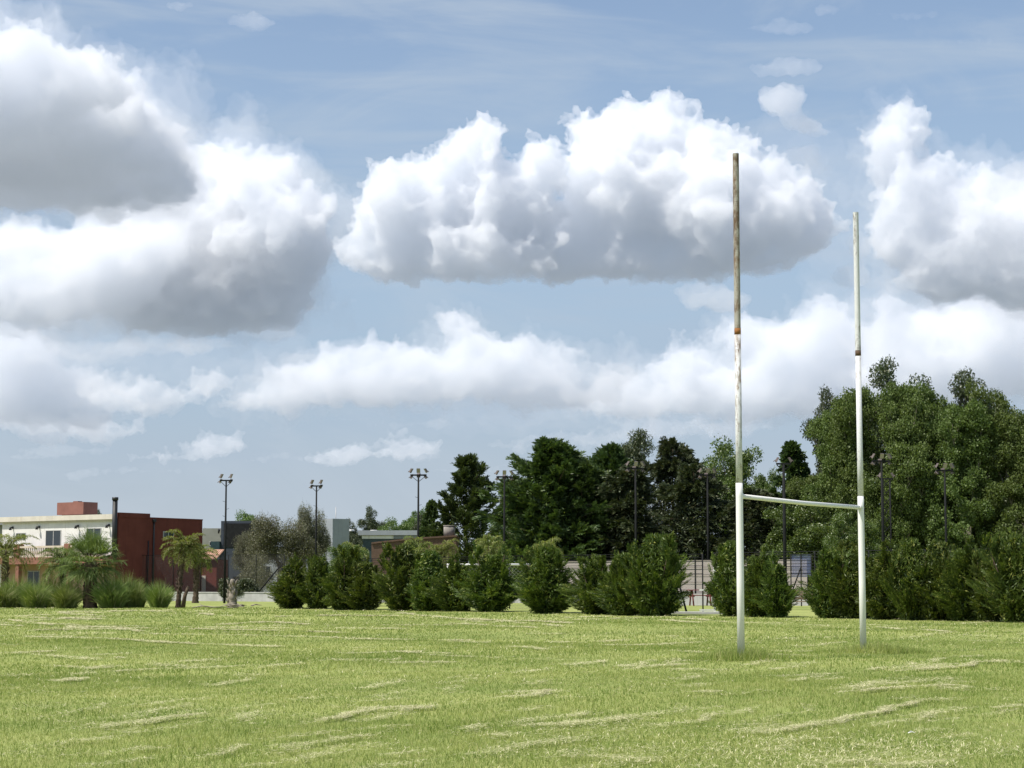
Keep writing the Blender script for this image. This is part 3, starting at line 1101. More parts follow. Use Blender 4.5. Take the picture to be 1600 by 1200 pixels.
# ------------------------------------------------------------------ hedge of young conifers along the far touchline
PROTO = [make_shrub(11 + i, 3.0, 2.6, 420 + 15 * i, 3 + i % 4) for i in range(7)]
rs = np.random.default_rng(3)
HG = 'young conifers of the touchline hedge'
hedge = [
    # px, top y, half width px, label
    (455, 870, 34, 'dark feathery hedge conifer with pale shoots, at the left end of the hedge'),
    (497, 868, 30, 'squat hedge conifer right beside the left end one'),
    (538, 852, 32, 'third hedge conifer from the left end of the hedge'),
    (571, 866, 30, 'hedge conifer left of the first gap where rails show'),
    (632, 850, 40, 'yellowish green hedge conifer right of the gap with rails'),
    (672, 862, 34, 'hedge conifer in front of the low brick building end'),
    (714, 866, 34, 'dark hedge conifer under the concrete water tank'),
    (768, 852, 42, 'hedge conifer hiding the left part of the white football goal'),
    (855, 852, 48, 'lone rounded hedge conifer with a gap on both sides'),
    (932, 866, 38, 'low hedge conifer right of the lone one'),
    (975, 848, 38, 'pointed hedge conifer between a low one and a broad tall one'),
    (1024, 834, 46, 'broad tall hedge conifer left of the fence opening'),
    (1144, 848, 34, 'hedge conifer directly left of the nearer goal upright'),
    (1182, 852, 30, 'hedge conifer just right of the nearer goal upright'),
    (1214, 866, 30, 'low hedge conifer below the tall dark lamp post'),
    (1297, 856, 38, 'hedge conifer right of the small gap with wooden rails'),
    (1340, 842, 38, 'hedge conifer standing behind the farther goal upright'),
    (1383, 848, 38, 'hedge conifer just right of the farther goal upright'),
    (1424, 842, 38, 'hedge conifer below the pair of floodlights at the poplars'),
    (1466, 848, 38, 'hedge conifer below the rightmost floodlight'),
    (1508, 838, 40, 'hedge conifer with a tall tip, right of the rightmost floodlight'),
    (1546, 858, 32, 'low hedge conifer with the far white goal showing above it'),
    (1588, 832, 44, 'tall hedge conifer cut by the right edge of the picture'),
]
for i, (px, ty, hw, lab) in enumerate(hedge):
    Y = hedge_Y(px) + 0.4 + rs.uniform(-0.3, 0.9)
    h = hz(ty, Y)
    w = 2 * hw * Y / F * 1.06
    h0, w0 = ext(PROTO[(i * 3) % 7][0])
    o = plant('hedge_conifer', PROTO[(i * 3) % 7], ('foliage', 'stem'), px, Y, rs.random() * 6.28, h / h0, lab, 'conifer shrub', HG, sx=w / w0)

# ------------------------------------------------------------------ clumps of tall grass, left
CL = [make_clump(31 + i, 1.6, 1.8) for i in range(3)]
for i, (px, ty, hw, lab) in enumerate((
        (8, 908, 26, 'tall grass clump cut by the left edge of the picture'),
        (57, 906, 27, 'wide grass clump second from the left edge'),
        (104, 909, 24, 'grass clump touching the fan palm trunk on its left'),
        (176, 902, 30, 'dense dark grass clump right of the fan palm trunk'),
        (213, 906, 20, 'narrow grass clump in front of the red wall'),
        (249, 908, 21, 'lone round grass clump left of the slim palm'),
        (86, 900, 24, 'taller grass clump behind and left of the fan palm trunk'),
        (196, 896, 26, 'pale taller grass clump behind the dense dark clump'),
        (28, 900, 24, 'grass clump behind the two leftmost clumps'))):
    Y = 112 + rs.uniform(-0.8, 0.8) + (4.5 if i >= 6 else 0)
    h = hz(ty, Y)
    o = plant('grass_clump', (CL[i % 3],), ('blades',), px, Y, rs.random() * 6.28, h / 1.65, lab, 'grass clump', 'tall grass clumps on the left', sx=2 * hw * Y / F / 2.15)

# ------------------------------------------------------------------ palms
def palm(me, px, Y, rz, label, s=1.0):
    return plant('palm_tree', me, ('crown', 'trunk'), px, Y, rz, s, label, 'palm tree', 'palms near the courts')


Yp = 112.5
palm(make_fan_palm(5, hz(877, Yp), 0.36, 1.95), 141, Yp, 0.4, 'stout palm with stiff green fronds in front of the white house')
palm(make_palm(6, hz(857, 113), 0.145, 1.55, 34, lean=0.25, ll=0.42), 279, 113, 0.2, 'slim palm with drooping yellow green crown and thin leaning companion stem')
b = MB()
q0 = gx(286, 112.6)
b.tube([q0 - Vector((0, 0, .1)), q0 + Vector((0.12, 0, 0.7)), q0 + Vector((0.32, 0, 1.25))], [0.14, 0.11, 0.09], 10)
tag(b.build('tree_stump', M['bark']), 'thin leaning dead stem leaning beside the slim palm trunk', 'stump')
palm(make_palm(7, hz(872, 138), 0.2, 1.6, 28, lean=0.1, ll=0.45), 306, 138, 1.2, 'small palm half hidden behind the slim yellow green palm')
palm(make_palm(8, hz(866, 124), 0.2, 2.3, 26, lean=0.0, ll=0.5), 8, 124, 2.2, 'palm at the left edge before the balcony')
palm(make_palm(9, hz(882, 117), 0.2, 1.9, 26, mat='palm_green', ll=0.5), 98, 117, 0.7, 'low drooping palm just left of the stout fan palm')
pm = make_palm(10, 2.5, 0.2, 1.55, 36, ll=0.40, arch=1.15, lw=0.04)
for px, Y, cy, rz, lab in ((553, 122, 874, 0.1, 'palm crown rising behind the third hedge conifer'), (652, 118, 868, 1.3, 'palm with yellow green fronds before the brick building'),
                           (764, 114, 866, 2.1, 'palm with yellow fronds above the white football goal'), (853, 108, 870, 3.3, 'palm with fronds spreading above the lone rounded conifer'),
                           (694, 122, 870, 4.0, 'palm behind the hedge at the foot of the brick wall end')):
    plant('palm_tree', pm, ('crown', 'trunk'), px, Y, rz, hz(cy, Y) / 2.5, lab, 'palm tree', 'palms near the courts', sx=0.78)

# trunk stub with peeling bark, left lawn
p_ = gx(363, 111)
b = MB()
k = 14
b.tube([(0.03 * math.sin(i), 0.02 * math.cos(i * 1.7), -0.1 + 1.75 * i / k) for i in range(k + 1)], [0.30 - 0.014 * i + (0.03 if i % 2 else 0) for i in range(k + 1)], 11)
for i in range(26):
    a, z = random.Random(i).random() * 6.28, random.Random(i + 50).random() * 1.2 + 0.2
    o_ = Vector((math.cos(a) * 0.22, math.sin(a) * 0.22, z))
    b.tube([o_, o_ + Vector((math.cos(a) * 0.1, math.sin(a) * 0.1, 0.3))], [0.06, 0.02], 5)
tag(b.build('tree_stump', M['bark_pale'], None, p_), 'thick headless palm stump standing on the lawn left of the hedge', 'stump')
# fallen branches at its foot
b = MB()
for i in range(12):
    rr_ = random.Random(i + 9)
    o_ = Vector((rr_.uniform(-0.9, 0.9), rr_.uniform(-0.3, 0.3), rr_.uniform(0.05, 0.2)))
    a = rr_.random() * 6.28
    b.tube([o_, o_ + Vector((math.cos(a) * 0.35, math.sin(a) * 0.2, 0.07)), o_ + Vector((math.cos(a) * 0.8, math.sin(a) * 0.4, 0.02))], [0.035, 0.03, 0.012], 5)
tag(b.build('fallen_branches', M['bark_pale'], None, gx(372, 109.6)), 'heap of pale cut branches lying at the foot of the palm stump', 'branches')
b = MB()
b.tube([(-1.0, 0, 0.05), (-0.4, 0.1, 0.14), (0.2, 0, 0.07), (0.8, -0.1, 0.1)], [0.03, 0.04, 0.035, 0.015], 6)
b.tube([(-0.4, 0.1, 0.14), (-0.7, 0.3, 0.3)], [0.025, 0.01], 5)
tag(b.build('fallen_branches', M['bark_pale'], None, gx(328, 110)), 'single pale fallen branch on the lawn left of the palm stump', 'branches')

# rounded shrubs along the low wall
RS = make_broadleaf(61, 2.0, 2.2, 'dark_broad', 0.25, 46, 240, (0.14, 0.10), csz=0.42)
for px, ty, hw, lab in ((347, 903, 13, 'rounded dark shrub left of the palm stump by the low wall'), (383, 904, 16, 'rounded dark shrub right of the palm stump by the low wall'),
                        (400, 912, 11, 'small thin shrub at the foot of the leaning fence brace'), (427, 922, 8, 'tiny shrub beside the left end of the hedge')):
    Y = 154.0
    plant('round_shrub', RS, ('foliage', 'stem'), px, Y, px, hz(ty, Y) / ext(RS[0])[0], lab, 'shrub', 'shrubs along the low wall', sx=2 * hw * Y / F / ext(RS[0])[1])

# ------------------------------------------------------------------ trees behind the courts
def tree(name, me, px, Y, ty, hw, h0, w0, label, cat, group, rz=None):
    h = hz(ty, Y)
    h0, w0 = ext(me[0])
    return plant(name, me, ('crown', 'trunk'), px, Y, rs.random() * 6.28 if rz is None else rz, h / h0, label, cat, group, sx=2 * hw * Y / F / w0)


CG = 'dark conifers behind the courts'
cy_open = make_conifer(71, 12, 6.4, 80, 'cypress', 1.0, 0.10, 0.05, (0.36, 0.085), elev=0.55, sprays=17)
cy_big = make_conifer(72, 13, 8.0, 190, 'cypress', 0.9, 0.25, 0.03, (0.36, 0.09), ([0, 0.2, 0.5, 0.75, 0.92, 1.0], [1.0, 1.0, 0.88, 0.54, 0.20, 0.03]), elev=0.42, sprays=19)
cedar = make_conifer(73, 13, 7.5, 150, 'cedar', 0.5, 0.55, 0.04, (0.32, 0.085), ([0, 0.2, 0.5, 0.75, 0.92, 1.0], [1.0, 1.0, 0.90, 0.62, 0.26, 0.03]), elev=0.24, sprays=20)
spire = make_conifer(74, 12, 5.5, 120, 'cypress', 0.6, 0.45, 0.05, (0.36, 0.13), ([0, 0.2, 0.5, 0.8, 1.0], [1.0, 0.95, 0.7, 0.32, 0.02]), elev=0.2, sprays=13)
for a in (
    (cy_open, 728, 163, 711, 62, 12, 6.0, 'open ragged conifer right of the concrete water tank'),
    (spire, 672, 170, 782, 26, 12, 5.5, 'small dark conifer behind the concrete water tank'),
    (cy_big, 862, 142, 686, 98, 13, 8.0, 'biggest dense dark conifer, with a broad peaked crown'),
    (cy_big, 955, 148, 695, 62, 13, 8.0, 'dense conifer between the biggest one and the slender tall tree'),
    (cedar, 1053, 146, 686, 72, 13, 7.5, 'layered cedar with a pointed tip right of the slender tall tree'),
    (spire, 1244, 152, 691, 52, 12, 5.5, 'pointed conifer standing left of the poplars'),
    (cedar, 985, 141, 728, 80, 13, 7.5, 'low broad cedar below the slender tall tree'),
    (cedar, 1086, 140, 726, 78, 13, 7.5, 'low broad cedar left of the nearer goal upright'),
    (cedar, 1180, 138, 764, 78, 13, 7.5, 'low broad cedar behind the goal crossbar'),
    (cy_big, 912, 142, 720, 66, 13, 8.0, 'dark conifer in front of the biggest one on its right'),
    (cy_big, 806, 150, 745, 50, 13, 8.0, 'dark conifer filling between the open ragged one and the biggest'),
):
    tree('conifer_tree', a[0], *a[1:], 'conifer', CG)

euc = make_broadleaf(81, 14, 5.0, 'dark_broad', 0.45, 42, 220, (0.22, 0.10), 'bark_pale', csz=0.8, upright=1.2)
brd = make_broadleaf(82, 12, 8.0, 'broad', 0.15, 120, 330, (0.19, 0.14), csz=0.85, skirt=50)
pop = [make_broadleaf(83 + i, 14, 6.5, 'poplar', 0.05, 190, 270, (0.17, 0.135), 'bark_pale', csz=0.72, upright=0.9, skirt=90) for i in range(3)]
drk = make_broadleaf(87, 16, 9.0, 'dark_broad', 0.2, 130, 380, (0.21, 0.14), csz=1.0, upright=0.8, skirt=60)
tree('slender_tree', euc, 1007, 168, 671, 30, 14, 5.0, 'slender tall tree with small tufted crown showing pale stem', 'tree', None)
BG = 'leafy trees behind the courts'
for a in (
    (brd, 1148, 164, 692, 62, 12, 8.0, 'bright green leafy tree behind the nearer goal upright'),
    (brd, 1208, 160, 738, 40, 12, 8.0, 'lower leafy tree right of the bright green one'),
    (brd, 1256, 131, 778, 60, 12, 8.0, 'low yellowish green leafy tree seen through the goal'),
    (brd, 1340, 118, 800, 40, 12, 8.0, 'small leafy tree behind the farther goal upright'),
    (drk, 1392, 152, 560, 76, 16, 9.0, 'darkest tallest leafy tree rising behind the poplars'),
    (drk, 1558, 154, 580, 72, 16, 9.0, 'dark spreading tree rising behind the poplars at the far right'),
    (drk, 1318, 150, 612, 46, 16, 9.0, 'dark leafy tree behind the left end of the poplars'),
    (drk, 1480, 156, 618, 50, 16, 9.0, 'dark tree between the two tallest ones'),
    (drk, 1440, 132, 760, 70, 16, 9.0, 'shaded low tree under the middle poplars'),
    (drk, 1545, 134, 770, 70, 16, 9.0, 'shaded low tree under the rightmost poplars'),
    (drk, 1340, 136, 775, 60, 16, 9.0, 'shaded low tree under the left poplars'),
):
    tree('leafy_tree', a[0], *a[1:], 'tree', BG)
PG = 'row of poplars on the right'
for i, (px, Y, ty, hw, lab) in enumerate((
        (1308, 132, 640, 48, 'leftmost poplar of the row, lower than its neighbours'),
        (1354, 130, 606, 50, 'poplar directly behind the farther goal upright'),
        (1404, 127, 622, 52, 'poplar in front of the tallest dark tree'),
        (1450, 130, 598, 52, 'poplar in the middle of the row, left of the rightmost floodlight'),
        (1502, 126, 632, 52, 'poplar right of the rightmost floodlight'),
        (1550, 128, 606, 52, 'poplar in front of the dark spreading tree'),
        (1602, 125, 640, 54, 'poplar cut by the right edge of the picture'),
        (1278, 140, 742, 44, 'short poplar at the left foot of the row'),)):
    tree('poplar_tree', pop[i % 3], px, Y, ty, hw, 14, 6.5, lab, 'poplar', PG)

# ------------------------------------------------------------------ trees on the left
gry = make_broadleaf(91, 7.5, 8.0, 'grey_leaf', 0.1, 130, 260, (0.15, 0.07), 'twig', csz=0.8, skirt=40)
tree('grey_tree', gry, 434, 172, 806, 52, 7.5, 8.0, 'greyish thin leaved bushy tree right of the dark blue house', 'tree', 'greyish trees on the left')
tree('grey_tree', gry, 482, 178, 790, 26, 7.5, 8.0, 'taller greyish tree by the second floodlight from the left', 'tree', 'greyish trees on the left')
tree('grey_tree', gry, 395, 176, 830, 26, 7.5, 8.0, 'low greyish tree against the dark blue house', 'tree', 'greyish trees on the left')
LG = 'distant trees on the left'
for px, Y, ty, hw, me, h0, w0, lab in (
        (590, 270, 793, 24, drk, 16, 9.0, 'round topped distant tree above the grey flat roof'),
        (618, 262, 812, 34, brd, 12, 8.0, 'bright green distant tree above the grey flat roof'),
        (648, 280, 796, 28, brd, 12, 8.0, 'distant tree left of the third floodlight'),
        (668, 268, 806, 24, drk, 16, 9.0, 'distant dark tree behind the third floodlight'),
        (503, 265, 820, 18, drk, 16, 9.0, 'distant tree left of the grey tower house'),
        (556, 290, 812, 20, drk, 16, 9.0, 'distant treetop behind the grey tower house'),
        (392, 262, 801, 30, brd, 12, 8.0, 'green treetop behind the greyish bushy tree'),
        (158, 240, 798, 12, drk, 16, 9.0, 'treetop showing over the white house roof'),
        (313, 262, 818, 10, drk, 16, 9.0, 'small treetop over the grey house'),
        (545, 118, 850, 30, brd, 12, 8.0, 'light green bushy tree behind the third hedge conifer'),
):
    tree('leafy_tree', me, px, Y, ty, hw, h0, w0, lab, 'tree', LG)


# ------------------------------------------------------------------ buildings on the left
GRIME = c4(0.16, 0.14, 0.11)
M['wall_white'] = mat_plain('white_render', c4(0.70, 0.69, 0.675), 0.85, 0.1, var=0.08, scale=0.8, grime=c4(0.45, 0.42, 0.36))
M['cream'] = mat_plain('cream_render', c4(0.58, 0.54, 0.48), 0.85, 0.1, var=0.1, scale=1.0, grime=c4(0.40, 0.34, 0.25))
M['balus'] = mat_plain('pale_balustrade', c4(0.55, 0.47, 0.40), 0.85, 0.1, var=0.1)
M['beige'] = mat_plain('beige_render', c4(0.42, 0.29, 0.21), 0.85, 0.1, var=0.1, scale=1.0)
M['wall_red'] = mat_plain('red_render', c4(0.150, 0.047, 0.039), 0.85, 0.1, var=0.14, scale=0.7, grime=c4(0.07, 0.026, 0.024))
M['fascia_red'] = mat_plain('faded_red_render', c4(0.26, 0.125, 0.098), 0.85, 0.1, var=0.12, scale=1.2)
M['black_metal'] = mat_plain('black_metal', c4(0.018, 0.019, 0.021), 0.5, 0.4, var=0.2)
M['dark_steel'] = mat_plain('dark_steel', c4(0.017, 0.018, 0.019), 0.8, 0.12, var=0.25)
M['galv'] = mat_plain('galvanised_steel', c4(0.42, 0.41, 0.40), 0.45, 0.5, 0.3, var=0.15)
M['lamp_body'] = mat_plain('lamp_body', c4(0.15, 0.12, 0.115), 0.5, 0.4, var=0.15)
M['alu'] = mat_plain('aluminium_frame', c4(0.40, 0.40, 0.39), 0.5, 0.4, var=0.06)
M['white_frame'] = mat_plain('white_frame', c4(0.70, 0.70, 0.68), 0.5, 0.4, var=0.06)
M['grey_wall'] = mat_plain('grey_render', c4(0.22, 0.235, 0.255), 0.85, 0.1, var=0.1, scale=0.7, grime=c4(0.15, 0.155, 0.16))
M['pale_grey_wall'] = mat_plain('pale_grey_render', c4(0.29, 0.315, 0.345), 0.85, 0.1, var=0.1, scale=0.7, grime=c4(0.2, 0.2, 0.2))
M['olive_wall'] = mat_plain('olive_grey_render', c4(0.25, 0.255, 0.225), 0.85, 0.1, var=0.1, scale=0.7)
M['blue_wall'] = mat_plain('dark_blue_render', c4(0.050, 0.060, 0.078), 0.8, 0.15, var=0.15, scale=0.7)
M['teal_glass'] = mat_plain('teal_glass', c4(0.035, 0.060, 0.068), 0.2, 0.5, var=0.2)
M['concrete'] = mat_plain('concrete', c4(0.40, 0.40, 0.395), 0.9, 0.1, var=0.15, scale=1.3, grime=c4(0.25, 0.24, 0.22))
M['tank'] = mat_plain('tank_concrete', c4(0.27, 0.25, 0.225), 0.9, 0.1, var=0.2, scale=2.0, grime=GRIME)
m_, t = new_mat('window_glass')
M['glass'] = m_
principled(t, c4(0.035, 0.045, 0.052), 0.06, 0.6)
m_, t = new_mat('brick')
M['brick'] = m_
co = objco(t)
br = t.node('ShaderNodeTexBrick')
sp_ = t.node('ShaderNodeSeparateXYZ')
t.l.new(co, sp_.inputs[0])
cb_ = t.node('ShaderNodeCombineXYZ')
t.l.new(t.m('ADD', sp_.outputs[0], sp_.outputs[1]), cb_.inputs[0])
t.l.new(sp_.outputs[2], cb_.inputs[1])
t.l.new(cb_.outputs[0], br.inputs['Vector'])
br.inputs['Color1'].default_value = c4(0.16, 0.098, 0.072)
br.inputs['Color2'].default_value = c4(0.11, 0.068, 0.052)
br.inputs['Mortar'].default_value = c4(0.15, 0.115, 0.092)
br.inputs['Scale'].default_value = 3.4
n_ = t.noise(co, 0.9, 5, 0.6)
principled(t, t.mix(t.smooth(n_, 0.35, 0.75, 0, 0.7), br.outputs['Color'], c4(0.10, 0.075, 0.06)), 0.95, 0.05)
m_, t = new_mat('roof_tile')
M['tile'] = m_
wv = t.node('ShaderNodeTexWave', bands_direction='X')
t.l.new(objco(t), wv.inputs['Vector'])
wv.inputs['Scale'].default_value = 1.6
wv.inputs['Distortion'].default_value = 0.4
principled(t, t.mix(wv.outputs['Fac'], c4(0.24, 0.12, 0.085), c4(0.50, 0.32, 0.24)), 0.9, 0.1)


def window(parent, x0, x1, z0, z1, yf, mull=1, axis='y', frame=0.06, sill=True, depth=0.10):
    """recessed glazed window on the face y = yf looking to -y (or on x = yf looking to +x)"""
    if axis == 'y':
        R = Matrix.Identity(4)
    else:
        R = Matrix(((0, -1, 0, yf), (1, 0, 0, 0), (0, 0, 1, 0), (0, 0, 0, 1)))   # local -y -> +x
    o = yf if axis == 'y' else 0.0
    fr = MB()
    fr.box(x0, x0 + frame, o - 0.04, o + depth, z0, z1, R).box(x1 - frame, x1, o - 0.04, o + depth, z0, z1, R)
    fr.box(x0 + frame, x1 - frame, o - 0.04, o + depth, z1 - frame, z1, R).box(x0 + frame, x1 - frame, o - 0.04, o + depth, z0, z0 + frame, R)
    for i in range(mull):
        x = x0 + (x1 - x0) * (i + 1) / (mull + 1)
        fr.box(x - 0.035, x + 0.035, o - 0.02, o + depth, z0 + frame, z1 - frame, R)
    w = fr.build('window', M['alu'], parent)
    MB().box(x0 + frame, x1 - frame, o - 0.012, o + 0.03, z0 + frame, z1 - frame, R).build('pane', M['glass'], w)
    if sill:
        MB().box(x0 - 0.08, x1 + 0.08, o - 0.14, o + 0.02, z0 - 0.07, z0 - 0.002, R).build('sill', M['cream'], w)
    return w


house = empty('white_house', gx(183, 160), math.radians(-34.5))
tag(house, 'white two-storey house with balustrade balcony and a dark red side wall', 'house')
RT = 7.16
# front wall upper storey (y = 0 face) and body
MB().box(-14.3, -0.30, 0.0, 0.25, 3.7, RT - 0.5).build('front_wall', M['wall_white'], house)
MB().box(-14.3, -0.30, 0.02, 0.27, -0.2, 3.698).build('ground_floor_wall', M['beige'], house)
b = MB()
b.box(-0.28, 0.0, -0.003, 10.0, -0.2, 6.9)
b.box(-14.3, -0.30, 9.72, 9.98, -0.2, 6.9).box(-14.3, -14.05, 0.28, 9.71, -0.2, 6.9)
b.build('side_wall', M['wall_red'], house)
MB().box(-14.04, -0.29, 0.26, 9.7, 6.3, 6.5).build('roof', M['concrete'], house)
b = MB()
b.box(-14.45, -0.30, -0.36, 0.26, RT - 0.42, RT).box(-14.40, -0.30, -0.24, 0.255, RT - 0.52, RT - 0.422)
b.build('cornice', M['cream'], house)
b = MB()
b.box(-0.34, 0.05, 0.05, 3.6, 6.902, 7.30).box(-0.32, 0.035, 3.602, 10.02, 6.902, 7.0)
b.build('red_parapet', M['wall_red'], house)['label'] = 'red parapet capping the side wall'
tk = MB()
tk.box(-10.2, -6.9, 2.5, 4.15, 7.36, 8.43)
tk.box(-9.9, -7.2, 2.8, 3.9, 6.502, 7.358)
tk.box(-8.3, -7.7, 2.6, 3.1, 8.432, 8.52)
tk.build('tank_room', M['fascia_red'], house)
window(house, -8.75, -6.85, 3.95, 5.95, 0.0)
window(house, -3.75, -2.0, 3.95, 6.05, 0.0)
window(house, -12.5, -11.25, 5.25, 5.78, 0.0, 1, sill=False)
window(house, 5.2, 6.5, 5.25, 5.85, 0.0, 1, axis='x', sill=False)
window(house, -10.9, -9.4, 0.9, 2.5, 0.02, 1)
for x in (-12.9, -9.55, -4.75, -1.05):
    lm = MB()
    lm.box(x - 0.06, x + 0.06, -0.10, -0.002, 6.15, 6.35)
    lm.tube([(x, -0.12, 6.26), (x, -0.30, 6.22)], [0.05, 0.05], 8)
    lm.tube([(x, -0.32, 6.30), (x, -0.32, 6.02)], [0.07, 0.13], 10)
    lm.build('wall_lamp', M['black_metal'], house)
# balcony
bal = MB().box(-16.2, -0.02, -1.7, -0.004, 3.05, 3.62).build('balcony', M['fascia_red'], house)
for x in (-16.1, -10.5, -4.3):
    MB().bbox(x - 0.34, x + 0.34, -1.72, -1.08, 3.622, 4.75, 0.04).build('pier', M['fascia_red'], bal)
rl = MB()
for (x0, x1) in ((-15.76, -10.84), (-10.16, -4.64), (-3.96, -0.05)):
    rl.box(x0, x1, -1.62, -1.30, 4.42, 4.58)
    rl.box(x0, x1, -1.60, -1.32, 3.622, 3.78)
    n = int((x1 - x0) / 0.26)
    for i in range(n):
        x = x0 + (i + 0.5) * (x1 - x0) / n
        rl.tube([(x, -1.46, 3.781), (x, -1.46, 3.9), (x, -1.46, 4.05), (x, -1.46, 4.25), (x, -1.46, 4.419)], [0.05, 0.085, 0.095, 0.05, 0.06], 7, cap=False)
rl.build('balustrade', M['balus'], bal)
for x in (-10.45, -4.3):
    MB().bbox(x - 0.2, x + 0.2, -1.6, -1.2, -0.1, 3.048, 0.02).build('porch_column', M['fascia_red'], house)
MB().bbox(-14.4, -13.9, -1.62, -1.12, -0.1, 3.048, 0.02).build('porch_column', M['wall_white'], house)
fl_ = MB()
fl_.tube([(-0.10, -0.32, 3.2), (-0.10, -0.32, 8.3)], 0.21, 14)
fl_.tube([(-0.10, -0.32, 8.301), (-0.10, -0.32, 8.55)], 0.26, 14)
fl_.build('chimney_flue', M['black_metal'], house)
dp = MB()
dp.tube([(0.07, 4.05, 0.0), (0.07, 4.05, 6.75)], 0.075, 8)
dp.bbox(0.0, 0.22, 3.9, 4.2, 6.6, 6.86, 0.02)
dp.tube([(0.05, 3.45, 0.5), (0.05, 3.45, 5.0)], 0.045, 8)
dp.build('downpipe', M['black_metal'], house)

# low red annex with a tiled roof, right of the side wall
an = empty('red_annex', gx(309, 172), math.radians(-12))
tag(an, 'low dark red annex with a small tiled roof beside the white house', 'house')
MB().box(0.05, 1.75, 0, 3.0, -0.2, 3.55).build('wall', M['wall_red'], an)
MB().add([(0.0, -0.3, 3.56), (1.85, -0.3, 3.56), (1.85, 1.6, 4.35), (0.0, 1.6, 4.35), (0.0, -0.3, 3.66), (1.85, -0.3, 3.66), (1.85, 1.6, 4.47), (0.0, 1.6, 4.47)],
         [(0, 3, 2, 1), (4, 5, 6, 7), (0, 1, 5, 4), (1, 2, 6, 5), (2, 3, 7, 6), (3, 0, 4, 7)]).build('roof', M['tile'], an)
MB().bbox(0.15, 0.75, -0.05, 0.02, -0.1, 2.1, 0.01).build('door', M['cream'], an)

# roof edge of a house at the left edge
fh = empty('olive_house', gx(-6, 185), math.radians(-20))
tag(fh, 'olive grey house cut by the left edge of the picture', 'house')
MB().box(-4, 3.0, 0, 6, -0.2, 7.0).build('wall', M['olive_wall'], fh)
MB().box(-4.3, 6.2, -0.5, 6.3, 7.002, 7.25).build('roof', M['grey_wall'], fh)

# grey house and dark blue block
bh = empty('blue_block_house', gx(344, 190), math.radians(-8))
tag(bh, 'modern house with a tall dark blue block and pale grey rear wing', 'house')
k = 190 / F
zt = lambda y: hz(y, 190)
MB().box(0, 3.5, 0, 6.0, -0.2, zt(814)).build('tower_block', M['blue_wall'], bh)
MB().box(0.3, 3.2, -0.06, 0.0, zt(855), zt(818)).build('panel', M['dark_steel'], bh)
w = MB().box(-2.8, -0.01, 3.0, 8.0, -0.2, zt(824)).build('rear_wing', M['olive_wall'], bh)
window(bh, -2.1, -1.2, zt(852), zt(845), 3.0, 0, sill=False)
window(bh, -0.75, -0.2, zt(850), zt(845), 3.0, 0, sill=False)
MB().tube([(-1.1, 2.85, zt(832)), (-1.0, 2.7, zt(826))], [0.07, 0.12], 8).build('wall_lamp', M['black_metal'], bh)
MB().box(-0.9, -0.02, -0.4, 2.99, -0.2, zt(846)).build('side_block', M['teal_glass'], bh)
lw_ = MB().box(3.52, 7.2, 0.5, 6.0, -0.2, zt(858)).build('low_wing', M['pale_grey_wall'], bh)
window(bh, 3.9, 5.0, zt(900), zt(884), 0.5, 1)
window(bh, 5.6, 6.4, zt(900), zt(880), 0.5, 1)
MB().bbox(1.3, 1.9, -0.07, 0.0, -0.1, 2.1, 0.01).build('door', M['dark_steel'], bh)

# modern grey flat-roofed house with a tower block
Yg = 205
gh = empty('grey_flat_house', gx(545, Yg), math.radians(38))
tag(gh, 'modern grey flat roofed house with a square tower and long low wing', 'house')
zg = lambda y: hz(y, Yg)
MB().box(-2.1, 0.0, 0.0, 2.2, -0.2, zg(811)).build('tower_block', M['pale_grey_wall'], gh)
gw = empty('x', (0, 0, 0))
bpy.data.objects.remove(gw)
# the wing runs across the view: build in the house frame through the inverse turn
Ri = Matrix.Rotation(-math.radians(38), 4, 'Z')
MB().box(0.8, 7.3, 1.7, 7, zg(835.5), zg(828), Ri).build('roof', M['pale_grey_wall'], gh)
MB().box(1.2, 4.6, 1.95, 2.2, zg(841), zg(836), Ri).build('white_band', M['wall_white'], gh)
MB().box(4.62, 7.2, 1.9, 2.2, zg(841), zg(836), Ri).build('grey_band', M['grey_wall'], gh)
MB().box(1.3, 7.2, 2.21, 6.8, -0.2, zg(836), Ri).build('glazed_wall', M['teal_glass'], gh)
MB().box(-4.6, -1.9, 1.5, 5.5, -0.2, zg(835), Ri).build('low_wing', M['grey_wall'], gh)
MB().box(-4.9, -1.8, 1.2, 5.6, zg(834.9), zg(831), Ri).build('roof', M['grey_wall'], gh)
MB().box(-2.6, -1.95, 1.0, 1.45, -0.2, 4.2, Ri).build('porch_wall', M['wall_white'], gh)
for x0, x1 in ((2.5, 3.0), (5.4, 6.0)):
    MB().bbox(x0, x1, 3.5, 4.2, zg(827.9), zg(825.5), 0.05).build('roof_unit', M['white_frame'], gh)
MB().tube([(-1.2, 0.8, zg(840), ), (-1.2, 0.8, zg(792))], [0.05, 0.03], 6).build('antenna_mast', M['galv'], gh)

# brick building with a low roof and a concrete water tank on it
Yb = 150
bb = empty('brick_building', gx(580, Yb), math.radians(0))
tag(bb, 'low weathered brown brick building with a sloping top edge', 'building')
zb = lambda y: hz(y, Yb)
W_ = 132 * Yb / F
pts = [(0, zb(850)), (W_ * 0.45, zb(843.5)), (W_, zb(838.5))]
vs, fs = [], []
for y in (0, 7.0):
    for (x, z) in pts:
        vs.append((x, y, z))
    for (x, z) in pts[::-1]:
        vs.append((x, y, -0.2))
fs = [(5, 4, 1, 0), (4, 3, 2, 1), (6, 7, 10, 11), (7, 8, 9, 10), (2, 3, 9, 8), (0, 6, 11, 5)]
MB().add(vs, fs).build('brick_wall', M['brick'], bb)
rv = []
for (x, z) in pts:
    for y in (-0.12, 7.1):
        for dz in (0.004, 0.13):
            rv.append((x + (0.06 if x == W_ else 0), y, z + dz))
rf = []
